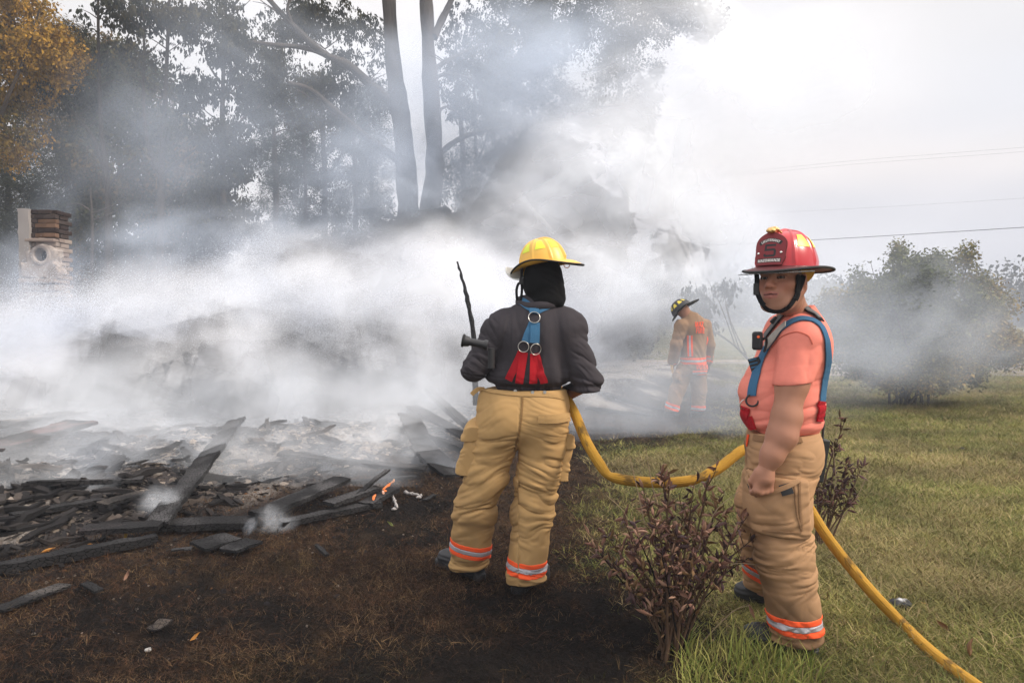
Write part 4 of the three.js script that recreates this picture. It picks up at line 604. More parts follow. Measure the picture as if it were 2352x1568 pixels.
// ---- the man with the red helmet on the right, body turned left, face turned to us
{
  const D = 3.12, { t, B, J, hit, floor } = figure('firefighter', 'firefighter in coral T-shirt and red helmet standing side on and looking over', 1800, D);
  const Z3 = (a, b) => [1623.1 + 0.2344 * a, 502.3 + 0.2344 * b], Z4 = (a, b) => [1623.1 + 0.2344 * a, 857.5 + 0.2344 * b], Z5 = (a, b) => [1623.1 + 0.2344 * a, 1163.8 + 0.2344 * b];
  // trousers: near (left) leg and far (right) leg
  const hipN = J(1803, 1050, -0.09), midN = J(1786, 1150, -0.1), kneeN = J(1803, 1270, -0.12), hemN = J(1834, 1475, -0.12), hipF = J(1785, 1050, 0.1), midF = J(1757, 1160, 0.14), kneeF = J(1760, 1250, 0.22), hemF = J(1757, 1350, 0.36);
  const legN = blend([[bone(hipN, midN, 0.145, 0.134), 0], [bone(midN, kneeN, 0.134, 0.124), 0.05], [bone(kneeN, hemN, 0.124, 0.113), 0.05]]), legF = blend([[bone(hipF, midF, 0.14, 0.128), 0], [bone(midF, kneeF, 0.128, 0.12), 0.05], [bone(kneeF, hemF, 0.12, 0.11), 0.05]]);
  const hips = blend([[ball(J(1796, 1030, 0), [0.148, 0.15, 0.195]), 0], [ball(J(1827, 1052, 0), [0.086, 0.095, 0.165]), 0.05], [bone(J(1802, 1000, -0.04), J(1800, 1000, 0.05), 0.146, 0.146), 0.06]]);
  const wy = J(1800, 986)[1], edge = J(1790, 1300)[0];
  const trousers = (x, y, z) => {
    let d = smin(smin(legN(x, y, z), legF(x, y, z), 0.015), hips(x, y, z), 0.06); if (d > 0.06) return d;
    const low = smooth(0.72, 0.5, y), knee = Math.exp(-Math.pow((y - 0.47) / 0.16, 2)), hem = smooth(0.26, 0.12, y), seat = Math.exp(-Math.pow((y - 0.8) / 0.1, 2)), near = z > 0.0 ? 3 : 11;
    d += (0.002 + 0.010 * knee + 0.005 * low + 0.008 * hem + 0.008 * seat) * (folds(x * 5 + near, y * (18 + 10 * hem) - x * 3, z * 5, near + 3) - 0.35) + 0.006 * low * (folds(x * 3 + 4, y * 8 + x * 4, z * 4, near + 8, 2) - 0.3) + 0.004 * noise3(x * 9, y * 6, z * 9) * (0.4 + low);
    d = smax(d, y - wy - 0.03 * (x - J(1800, 986)[0]) - 0.006 * noise3(x * 9, 1, z * 6), 0.006);
    return smax(d, (z > -0.16 ? hemN[1] + 0.02 - 0.28 * (x - hemN[0]) * (x < hemN[0] - 0.03 ? -0.35 : 1) * 0 : hemF[1] + 0.02) + 0.016 * noise3(x * 11 + 3, 5, z * 8) - y, 0.006);
  };
  const lo = [-0.33, -0.02, -0.62], hi = [0.33, wy + 0.04, 0.34];
  part('trousers', skinOf(trousers, lo, hi, 0.0066, { color: (x, y, z, nx, ny, nz, c) => { c.copy(TAN).multiplyScalar(1 + 0.12 * fbm(x * 5, y * 5, z * 5, 3)); c.lerp(TMPC.setRGB(0.10, 0.058, 0.032), 0.6 * smooth(0.0, 0.55, fbm(x * 4 + 8, y * 3, z * 4, 4)) + 0.25 * smooth(0.35, 0.05, y)); } }), dyed(), t);
  bands(t, trousers, J(1834, 1424, -0.12), [0.0, 0.05], 0, 0.19); bands(t, trousers, J(1757, 1312, 0.33), [-0.35, 0], 0, 0.19);
  const onT = (f, pts, Z = Z4) => pts.map(([a, b]) => hit(f, ...Z(a, b)));
  // cargo pocket with its open mouth, hook tape squares, belt, loops
  const pc = J(1783, 1157, -0.16), pocket = (x, y, z) => { const X = Math.abs(x - pc[0] + 0.06 * (y - pc[1])) - 0.122, Y = Math.abs(y - pc[1] + 0.05 * (x - pc[0])) - 0.13; let d = smax(smax(trousers(x, y, z) - 0.02 - 0.006 * noise3(x * 14, y * 12, 2), X, 0.02), Y, 0.02); d = smax(d, -(z - 0.06), 0.01); return d + 0.004 * (folds(x * 6, y * 8 + x * 4, z * 4, 83) - 0.3); };
  part('cargo_pocket', skinOf(pocket, [pc[0] - 0.17, pc[1] - 0.17, 0.04], [pc[0] + 0.17, pc[1] + 0.17, 0.34], 0.0062, { color: (x, y, z, nx, ny, nz, c) => { c.copy(TAN).multiplyScalar(0.92 + 0.14 * fbm(x * 6, y * 6, z * 6, 3)); c.lerp(TMPC.setRGB(0.09, 0.055, 0.03), 0.55 * smooth(0.0, 0.5, fbm(x * 7 + 3, y * 6, z * 5, 4))); } }), dyed(), t);
  const stitch = cloth(lin(0.27, 0.155, 0.08));
  part('hook_tape', strap(pocket, onT(pocket, [[725, 1150], [765, 1140], [805, 1130], [835, 1120]]), 0.046, 0.003, 0.002, 12), blackM, t); part('hook_tape', strap(pocket, onT(pocket, [[418, 1070], [432, 1105], [455, 1145]]), 0.02, 0.003, 0.002, 10), blackM, t);
  part('pocket_hem', strap(pocket, onT(pocket, [[400, 1010], [440, 1090], [480, 1150], [570, 1180], [650, 1160], [760, 1120], [850, 1080], [905, 1050]]), 0.02, 0.005, 0.002, 40), cloth(TAN), t);
  part('pocket_seam', strap(pocket, onT(pocket, [[905, 1050], [912, 1180], [918, 1320], [930, 1470], [935, 1545]]), 0.011, 0.003, 0.001, 30), stitch, t); part('pocket_seam', strap(pocket, onT(pocket, [[855, 1090], [868, 1220], [885, 1370], [915, 1520]]), 0.007, 0.003, 0.001, 30), stitch, t); part('pocket_seam', strap(trousers, onT(trousers, [[395, 930], [560, 965], [760, 985], [910, 980]]), 0.008, 0.002, 0.001, 30), stitch, t); part('pocket_seam', strap(pocket, onT(pocket, [[545, 1540], [700, 1550], [830, 1558], [925, 1560]]), 0.008, 0.003, 0.001, 30), stitch, t);
  part('belt_loop', strap(trousers, onT(trousers, [[850, 655], [890, 657], [932, 652]]), 0.024, 0.004, 0.002, 10), stitch, t); part('belt_loop', strap(trousers, onT(trousers, [[465, 625], [520, 638], [580, 645]]), 0.026, 0.004, 0.002, 14), stitch, t);
  part('orange_tab', strap(trousers, onT(trousers, [[418, 600], [408, 650], [400, 700]]), 0.024, 0.004, 0.002, 8), neonM, t);
  // boots
  const put = (x, y, dz) => { const q = J(x, y, dz); q[1] = floor(q[0], q[2]); return q; };
  boot(J, t, put(1868, 1500, -0.12), put(1703, 1465, -0.04), [hemN[0] + 0.01, hemN[1] + 0.13, hemN[2]], 0.075); boot(J, t, put(1800, 1390, 0.36), put(1690, 1372, 0.46), [hemF[0], hemF[1] + 0.13, hemF[2]], 0.07);
  // T-shirt
  const shN = J(1846, 783, -0.165), hemA = J(1820, 880, -0.205), shFar = J(1822, 780, 0.17), torso = blend([[ball(J(1817, 808, 0.01), [0.132, 0.21, 0.185]), 0], [ball(J(1790, 908, 0.0), [0.178, 0.165, 0.185]), 0.12], [bone(J(1806, 965, -0.05), J(1800, 965, 0.05), 0.145, 0.145), 0.1], [bone(shN, shFar, 0.082, 0.08), 0.09], [ball(J(1842, 800, 0.0), [0.088, 0.13, 0.155]), 0.1], [bone(J(1842, 758, 0.0), J(1836, 708, -0.01), 0.078, 0.062), 0.06]]);
  const sleeveF = blend([[bone(shN, hemA, 0.086, 0.079), 0]]), hemY = J(1800, 990)[1];
  const shirt = (x, y, z) => {
    const S = sleeveF(x, y, z), A = smax(S, hemA[1] + 0.12 * (x - hemA[0]) - y, 0.006); let d = smin(smax(torso(x, y, z), hemY + 0.01 * noise3(x * 12, 2, z * 8) - y, 0.02), A, 0.03); if (d > 0.06) return d;
    const v = smooth(1.32, 1.05, y), arm = smooth(0.0, -0.02, S - d - 0.02);
    const calm = smooth(hemA[1] + 0.0, hemA[1] + 0.06, y + 0.12 * 0) * arm + (1 - arm);
    d += calm * ((0.001 + 0.009 * v * (1 - arm)) * (folds(x * 4, y * 14 + x * 6 * (1 - v) - x * 5, z * 4, 91, 2.0) - 0.3) + 0.008 * arm * (folds(x * 6 + y * 6, y * 4 - x * 5, z * 4, 95, 2.4) - 0.3)) + 0.003 * noise3(x * 8, y * 7, z * 8);
    d += 0.008 * Math.exp(-Math.pow((y - hemY - 0.05) / 0.04, 2)) * (folds(x * 3, y * 18, z * 3, 97, 1.3) - 0.5);
    const neck = J(1836, 712, -0.01); return smax(d, y - neck[1] - 0.004 - 0.34 * (x - neck[0]), 0.006);
  };
  const coral = (x, y, z, nx, ny, nz, c) => { c.setRGB(0.79, 0.245, 0.185).multiplyScalar(1 + 0.05 * fbm(x * 60, y * 60, z * 60, 2) + 0.06 * noise3(x * 5, y * 5, z * 5)); if (y < hemA[1] + 0.12 * (x - hemA[0]) + 0.016 && z > 0.1 && y > hemA[1] - 0.03) c.multiplyScalar(0.94); };
  part('shirt', skinOf(shirt, [-0.33, hemY - 0.03, -0.32], [0.33, J(1836, 690)[1], 0.36], 0.0064, { color: coral }), dyed(0.9, 0.0006), t);
  // shirt seams
  const coralD = cloth(lin(0.62, 0.15, 0.1)); part('sleeve_seam', strap(shirt, onT(shirt, [[640, 1260], [700, 1190], [790, 1130], [900, 1110], [1000, 1150], [1040, 1230]], Z3), 0.005, 0.0016, 0.001, 40), coralD, t);
  // the body: head, neck, arm, hand in one mesh
  const elb = J(1806, 958, -0.235), mid = J(1797, 1000, -0.245), wri = J(1760, 1076, -0.255), HS = 1.23, hp = J(1797, 644, -0.14), yaw = -0.80, pitch = -0.04, roll = 0.02;
  const armF = blend([[bone(shN, hemA, 0.065, 0.066), 0], [bone(hemA, elb, 0.065, 0.055), 0.03], [bone(elb, mid, 0.058, 0.06), 0.03], [bone(mid, J(1774, 1045, -0.255), 0.06, 0.045), 0.03], [bone(J(1774, 1045, -0.255), wri, 0.045, 0.033), 0.03], [ball([elb[0] + 0.026, elb[1] - 0.005, elb[2]], [0.035, 0.04, 0.035]), 0.03]]);
  const rest = blend([[bone(J(1812, 668, -0.1), J(1828, 748, -0.01), 0.056, 0.07), 0], [bone(J(1836, 760, 0), J(1802, 990, 0), 0.09, 0.11), 0.08], [bone(shN, shFar, 0.055, 0.055), 0.05], [bone(hipN, kneeN, 0.08, 0.065), 0.05], [bone(kneeN, hemN, 0.06, 0.05), 0.03], [bone(hipF, kneeF, 0.08, 0.065), 0.05], [bone(kneeF, hemF, 0.06, 0.05), 0.03], [bone(shFar, J(1760, 930, 0.22), 0.05, 0.045), 0.03], [bone(J(1760, 930, 0.22), J(1730, 1000, 0.2), 0.045, 0.035), 0.03]]);
  const bodyF = (x, y, z) => smin(armF(x, y, z), rest(x, y, z), 0.03);
  // head, standing at its own origin: y up, face towards +z, eyes near y = 0.005
  const sym = (f) => (x, y, z) => f(Math.abs(x), y, z);
  const headF = blend([[ball([0, 0.032, -0.018], [0.077, 0.098, 0.096]), 0], [ball([0, -0.035, 0.018], [0.062, 0.075, 0.072]), 0.04], [ball([0, -0.072, 0.036], [0.05, 0.045, 0.05]), 0.035], [sym(bone([0.062, -0.03, -0.015], [0.036, -0.094, 0.046], 0.021, 0.02)), 0.03], [ball([0, -0.102, 0.066], [0.028, 0.021, 0.018]), 0.026],
    [sym(ball([0.046, -0.022, 0.058], [0.025, 0.02, 0.026])), 0.025], [sym(bone([0.012, 0.026, 0.086], [0.048, 0.028, 0.068], 0.0115, 0.0095)), 0.016], [sym(ball([0.031, 0.006, 0.103], [0.019, 0.0115, 0.02])), -0.014], [sym(ball([0.031, 0.004, 0.072], [0.0185, 0.0135, 0.015])), 0.006], [sym(ball([0.031, 0.0035, 0.088], [0.013, 0.0032, 0.012])), -0.003],
    [bone([0, 0.02, 0.085], [0, -0.024, 0.110], 0.0095, 0.0135), 0.014], [sym(ball([0.0125, -0.029, 0.099], [0.0095, 0.0085, 0.012])), 0.007], [sym(ball([0.006, -0.036, 0.106], [0.0035, 0.003, 0.006])), -0.003], [ball([0, -0.057, 0.08], [0.033, 0.026, 0.018]), 0.02], [sym(bone([0, -0.0515, 0.0985], [0.026, -0.0565, 0.083], 0.0052, 0.003)), 0.004], [sym(bone([0, -0.0665, 0.0965], [0.023, -0.063, 0.083], 0.0068, 0.0035)), 0.004], [sym(bone([0, -0.0585, 0.102], [0.025, -0.0592, 0.086], 0.0024, 0.0012)), -0.002],
    [sym(ball([0.079, -0.006, -0.012], [0.009, 0.031, 0.019], [0, 0.45])), 0.008], [sym(ball([0.087, -0.004, -0.008], [0.006, 0.018, 0.009], [0, 0.45])), -0.005], [bone([0, -0.04, -0.035], [0, -0.075, -0.05], 0.058, 0.055), 0.03]]);
  const face = (x, y, z, nx, ny, nz, c) => {
    const ax = Math.abs(x); c.copy(SKIN).multiplyScalar(1 + 0.06 * fbm(x * 60, y * 60, z * 60, 3));
    const cheek = Math.exp(-((ax - 0.045) ** 2 + (y + 0.03) ** 2) / 0.0009) * smooth(0.02, 0.06, z), tip = Math.exp(-(x * x + (y + 0.024) ** 2) / 0.0004) * smooth(0.08, 0.1, z), ear = smooth(0.074, 0.08, ax); c.lerp(TMPC.setRGB(0.5, 0.19, 0.135), 0.5 * cheek + 0.45 * tip + 0.35 * ear);
    const beard = smooth(-0.04, -0.065, y) * smooth(-0.02, 0.03, z); c.lerp(TMPC.setRGB(0.32, 0.19, 0.145), 0.25 * beard);
    const up = Math.abs(y + 0.0515 + ax * 0.2) < 0.0055 && ax < 0.028 && z > 0.078, low = Math.abs(y + 0.0675 - ax * 0.12) < 0.007 && ax < 0.025 && z > 0.078; if (up || low) c.lerp(TMPC.setRGB(0.42, 0.15, 0.125), 0.75);
    if (Math.abs(y + 0.0588 + ax * 0.03) < 0.002 && ax < 0.026 && z > 0.07) c.setRGB(0.13, 0.045, 0.04);
    const by = 0.0245 + 0.1 * (ax - 0.012) - 2.2 * (ax - 0.03) ** 2; if (Math.abs(y - by) < 0.0055 && ax > 0.011 && ax < 0.053 && z > 0.05) c.lerp(TMPC.setRGB(0.10, 0.055, 0.032), 0.8 * (0.6 + 0.4 * noise3(x * 400, y * 300, 1)));
    if (Math.abs(y - 0.0035) < 0.0042 && Math.abs(ax - 0.031) < 0.0145 && z > 0.06) c.setRGB(0.085, 0.04, 0.03);
    if (ax > 0.055 && z < 0.025 && y > -0.012 && ax < 0.0785 || z < -0.05 && y > -0.05 && y < 0.2) c.lerp(TMPC.setRGB(0.085, 0.052, 0.032), y > 0.0 || z < -0.05 ? 0.85 : 0.4);
  };
  const HM = new THREE.Matrix4().compose(V(...hp), new THREE.Quaternion().setFromEuler(new THREE.Euler(pitch, yaw, roll, 'YXZ')), V(HS * 0.95, HS * 0.94, HS * 0.92)), HI = HM.clone().invert().elements;
  const headHere = (x, y, z) => headF(HI[0] * x + HI[4] * y + HI[8] * z + HI[12], HI[1] * x + HI[5] * y + HI[9] * z + HI[13], HI[2] * x + HI[6] * y + HI[10] * z + HI[14]) * HS;
  const headG = skinOf(headF, [-0.1, -0.15, -0.15], [0.1, 0.14, 0.135], 0.0026, { color: face }).applyMatrix4(HM);
  const handN = handField(wri, V(-0.13, -1, 0.0), V(0.96, -0.1, -0.25), V(0.1, 0.05, -1), 1.12, [1.1, 1.25, 0.9]);
  part('body', mergeGeometries([headG, skinOf(bodyF, [-0.3, 0.05, -0.5], [0.3, J(1826, 640)[1], 0.36], 0.0075, { color: skinTone }), skinOf(handN, [wri[0] - 0.1, wri[1] - 0.18, wri[2] - 0.12], [wri[0] + 0.1, wri[1] + 0.05, wri[2] + 0.07], 0.0034, { color: skinTone })]), skinM, t);
  const HG = new THREE.Group(); HG.name = 'face'; HG.applyMatrix4(HM); t.add(HG);
  for (const s of [-1, 1]) { part('eye', new THREE.SphereGeometry(0.0118, 16, 12).translate(s * 0.031, 0.0035, 0.0735), mat(lin(0.38, 0.35, 0.33), 0.3), HG); part('iris', new THREE.SphereGeometry(0.0062, 12, 8).scale(1, 1, 0.4).translate(s * 0.031 + 0.0015, 0.0035, 0.0842), mat(lin(0.03, 0.02, 0.015), 0.2), HG); }
  part('teeth', new RoundedBoxGeometry(0.022, 0.003, 0.006, 2, 0.001).translate(0, -0.0578, 0.0885), mat(lin(0.55, 0.5, 0.43), 0.4), HG);
  // helmet
  const cv = document.createElement('canvas'); cv.width = 512; cv.height = 556; const g = cv.getContext('2d');
  g.fillStyle = '#7c1f26'; g.fillRect(0, 0, 512, 556);
  { const r = rng(5); for (let i = 0; i < 5000; i++) { g.fillStyle = r() < 0.5 ? 'rgba(60,8,14,0.10)' : 'rgba(190,80,80,0.06)'; g.fillRect(r() * 512, r() * 556, 2 + r() * 5, 2 + r() * 5); } }
  g.save(); g.translate(256, 470); g.strokeStyle = '#1b1718'; g.lineWidth = 62; g.beginPath(); g.arc(0, 0, 318, -Math.PI / 2 - 0.6, -Math.PI / 2 + 0.6); g.stroke(); g.fillStyle = '#efe9e2'; g.font = 'bold 54px sans-serif'; g.textAlign = 'center'; g.textBaseline = 'middle';
  const wd = [...'LIEUTENANT'].map((ch) => g.measureText(ch).width), tot = wd.reduce((a, b) => a + b, 0); let run = -tot / 2; [...'LIEUTENANT'].forEach((ch, i) => { const a = (run + wd[i] / 2) / 330; g.save(); g.rotate(a); g.translate(0, -318); g.fillText(ch, 0, 0); g.restore(); run += wd[i]; }); g.restore();
  g.fillStyle = '#171415'; g.fillRect(62, 446, 388, 66); g.fillStyle = '#efe9e2'; g.font = 'bold 62px sans-serif'; g.textAlign = 'center'; g.textBaseline = 'middle'; g.save(); g.translate(256, 481); const mw = g.measureText('MAZOMANIE').width; g.scale(372 / mw, 1); g.fillText('MAZOMANIE', 0, 0); g.restore();
  g.strokeStyle = '#15171b'; g.lineWidth = 34; g.lineJoin = 'miter'; g.beginPath(); g.moveTo(356, 236); g.lineTo(196, 236); g.lineTo(190, 310); g.lineTo(330, 310); g.lineTo(346, 326); g.lineTo(346, 392); g.lineTo(330, 408); g.lineTo(196, 408); g.lineTo(182, 394); g.lineTo(182, 372); g.stroke(); g.strokeStyle = 'rgba(90,95,105,0.5)'; g.lineWidth = 2; g.stroke();
  const tex = new THREE.CanvasTexture(cv); tex.colorSpace = THREE.SRGBColorSpace;
  const red = new THREE.MeshPhysicalMaterial({ color: lin(0.50, 0.008, 0.016), roughness: 0.28, clearcoat: 0.5, clearcoatRoughness: 0.22 }), H = helmet(t, { shell: red, brimColor: mat(lin(0.10, 0.012, 0.014), 0.5), patch: mat(lin(0.85, 0.78, 0.06), 0.4), emblem: true, at: V(...J(1808, 617, -0.135)), tilt: [0.0, -0.84, 0.0], scale: 1.06, reach: 0.72, saddle: 0.008, side: 0.045, rearDrop: -0.004, shieldMat: { edge: mat(lin(0.13, 0.02, 0.02), 0.7), face: new THREE.MeshStandardMaterial({ map: tex, roughness: 0.6 }) } });
  const lens = new THREE.Shape(); lens.absarc(0, 0, 0.198, 0.62, Math.PI - 0.62, false); lens.absarc(0, 0, 0.13, Math.PI - 0.62, 0.62, true); const lg = new THREE.ExtrudeGeometry(lens, { depth: 0.003, bevelEnabled: true, bevelSize: 0.001, bevelThickness: 0.001, bevelSegments: 1, curveSegments: 40 }); lg.rotateX(Math.PI / 2 + 0.06); lg.translate(0, -0.014, -0.012);
  part('face_shield', lg, new THREE.MeshPhysicalMaterial({ color: lin(0.55, 0.55, 0.54), roughness: 0.08, transmission: 0.8, thickness: 0 }), H.group);
  part('helmet_liner', skinOf((x, y, z) => smax(ball([0, 0.0, -0.035], [0.092, 0.075, 0.1])(x, y, z), Math.abs(y + 0.035) - 0.03, 0.01), [-0.11, -0.08, -0.15], [0.11, 0.01, 0.08], 0.006), cloth(lin(0.42, 0.22, 0.03)), H.group);
  // chin strap with its buckles
  const onHead = (pts) => pts.map(([a, b]) => hit(headHere, ...Z3(a, b)));
  part('chin_strap', strap(headHere, onHead([[540, 800], [565, 850], [610, 888], [670, 905], [730, 900], [790, 870], [840, 815], [875, 750], [905, 690], [925, 640], [940, 560]]), 0.019, 0.004, 0.003, 50), blackWeb, t); part('chin_strap', strap(headHere, onHead([[860, 790], [885, 730], [880, 670], [885, 610], [900, 560]]), 0.026, 0.006, 0.004, 24), blackWeb, t);
  const fx = (a, b, dz) => V(...J(...Z3(a, b), dz)); part('chin_strap', strap(null, [fx(490, 545, -0.190), fx(494, 600, -0.200), fx(490, 690, -0.210), fx(505, 750, -0.210), fx(535, 815, -0.220), fx(565, 850, -0.225)], 0.02, 0.005, 0, 30), blackWeb, t); part('strap_buckle', new RoundedBoxGeometry(0.021, 0.05, 0.013, 2, 0.003).translate(...fx(486, 690, -0.215).toArray()), blackM, t); part('strap_buckle', new RoundedBoxGeometry(0.023, 0.03, 0.01, 2, 0.002).rotateZ(0.6).translate(...fx(905, 690, -0.210).toArray()), steel, t);
  // braces and radio strap
  const S = (pts, w, m, name, th = 0.003, lift = 0.003, n = 44) => part(name, strap(shirt, pts, w, th, lift, n), m, t), at3 = (p) => onT(shirt, p, Z3), at4 = (p) => onT(shirt, p, Z4);
  S([...at4([[1098, 470], [1118, 380], [1135, 250], [1150, 100]]), ...at3([[1184, 1440], [1188, 1320], [1182, 1240], [1160, 1130], [1110, 1040], [1040, 995], [950, 980], [860, 1000], [790, 1040], [700, 1120], [610, 1230], [545, 1360], [500, 1480]]), ...at4([[465, 100], [450, 220]])], 0.047, webBlue, 'shoulder_strap', 0.004, 0.003, 110);
  S(at3([[790, 1040], [720, 1105], [650, 1185], [590, 1258]]), 0.044, cloth(lin(0.45, 0.42, 0.38), 0.7), 'reflective_strip', 0.003, 0.008, 24);
  const greyW = 0.036; S(at3([[1115, 1010], [1060, 945], [990, 905], [910, 893], [830, 912], [760, 950], [700, 1010], [640, 1085], [585, 1160]]), greyW, blackWeb, 'radio_strap', 0.004, 0.007, 60); S(at3([[1100, 990], [1050, 940], [985, 905], [910, 895], [832, 914], [764, 952], [705, 1010], [645, 1085], [590, 1158]]), greyW * 0.62, webGrey, 'radio_strap', 0.004, 0.0105, 60);
  const bq = (q, w, h, d, rz, ry = 0, m = blackM, name = 'buckle') => { const n = gradOf(shirt, q, 0.03), gm = new RoundedBoxGeometry(w, h, d, 3, 0.004); gm.rotateZ(rz); gm.rotateY(ry); const p = q.clone().addScaledVector(n, 0.012); gm.translate(p.x, p.y, p.z); return part(name, gm, m, t); };
  { const q = at3([[690, 1015]])[0]; bq(q, 0.034, 0.03, 0.02, 0.8); }
  { const q = at3([[498, 1440]])[0], n = gradOf(shirt, q, 0.03); bq(q, 0.05, 0.062, 0.014, 0.3, -0.5); const p = q.clone().addScaledVector(n, 0.022); for (const k of [-1, 0, 1]) { const gm = new RoundedBoxGeometry(0.036, 0.007, 0.006, 2, 0.002); gm.translate(0, k * 0.017, 0); gm.rotateZ(0.3); gm.rotateY(-0.5); gm.translate(p.x, p.y, p.z); part('buckle_bar', gm, webBlue, t); } }
  { const q = at4([[460, 262]])[0], n = gradOf(shirt, q, 0.03); part('strap_loop', ring(q.clone().addScaledVector(n, 0.008), 0.026, 0.0045, V(n.x * 0.6, 0.35, 1)), blackM, t); const q2 = at4([[396, 300]])[0], n2 = gradOf(shirt, q2, 0.03); part('steel_ring', ring(q2.clone().addScaledVector(n2, 0.01), 0.024, 0.0022, V(0.2, -0.2, 1)), steel, t); }
  S(at4([[392, 330], [385, 390], [395, 450], [430, 490], [475, 480]]), 0.06, webRed, 'red_elastic', 0.008, 0.004, 30);
  S(at4([[1120, 270], [1122, 340], [1110, 410], [1098, 470]]), 0.05, webRed, 'red_elastic', 0.008, 0.004, 24);
  // microphone on the chest, radio on the belt behind
  const mic = new RoundedBoxGeometry(0.044, 0.082, 0.036, 4, 0.012), mp = V(...J(...Z3(500, 1195), -0.1)); mic.rotateY(-0.5); mic.translate(mp.x, mp.y, mp.z); const micM = part('radio_microphone', mic, blackM, t);
  part('orange_button', new THREE.CylinderGeometry(0.006, 0.006, 0.004, 14).rotateX(Math.PI / 2).translate(mp.x - 0.004, mp.y + 0.018, mp.z + 0.0215), mat(lin(0.85, 0.13, 0.02), 0.4), t); part('microphone_clip', tube([V(mp.x + 0.015, mp.y, mp.z), V(mp.x + 0.034, mp.y + 0.012, mp.z + 0.005), V(mp.x + 0.04, mp.y - 0.01, mp.z), V(mp.x + 0.03, mp.y - 0.05, mp.z)], 0.006, 20, 8), blackM, t);
  const rd = J(...Z4(1118, 850), 0.02); part('radio', new RoundedBoxGeometry(0.04, 0.2, 0.055, 3, 0.008).rotateZ(-0.16).translate(...rd), blackM, t); part('radio_base', new RoundedBoxGeometry(0.038, 0.026, 0.05, 2, 0.004).rotateZ(-0.1).translate(...J(...Z4(1098, 965), 0.02)), mat(lin(0.3, 0.3, 0.3), 0.5), t); part('radio_antenna', tube([V(...J(...Z4(1135, 680), 0.02)), V(...J(...Z4(1150, 480), 0.03)), V(...J(...Z4(1166, 280), 0.03))], 0.006, 16, 8), blackM, t);
}
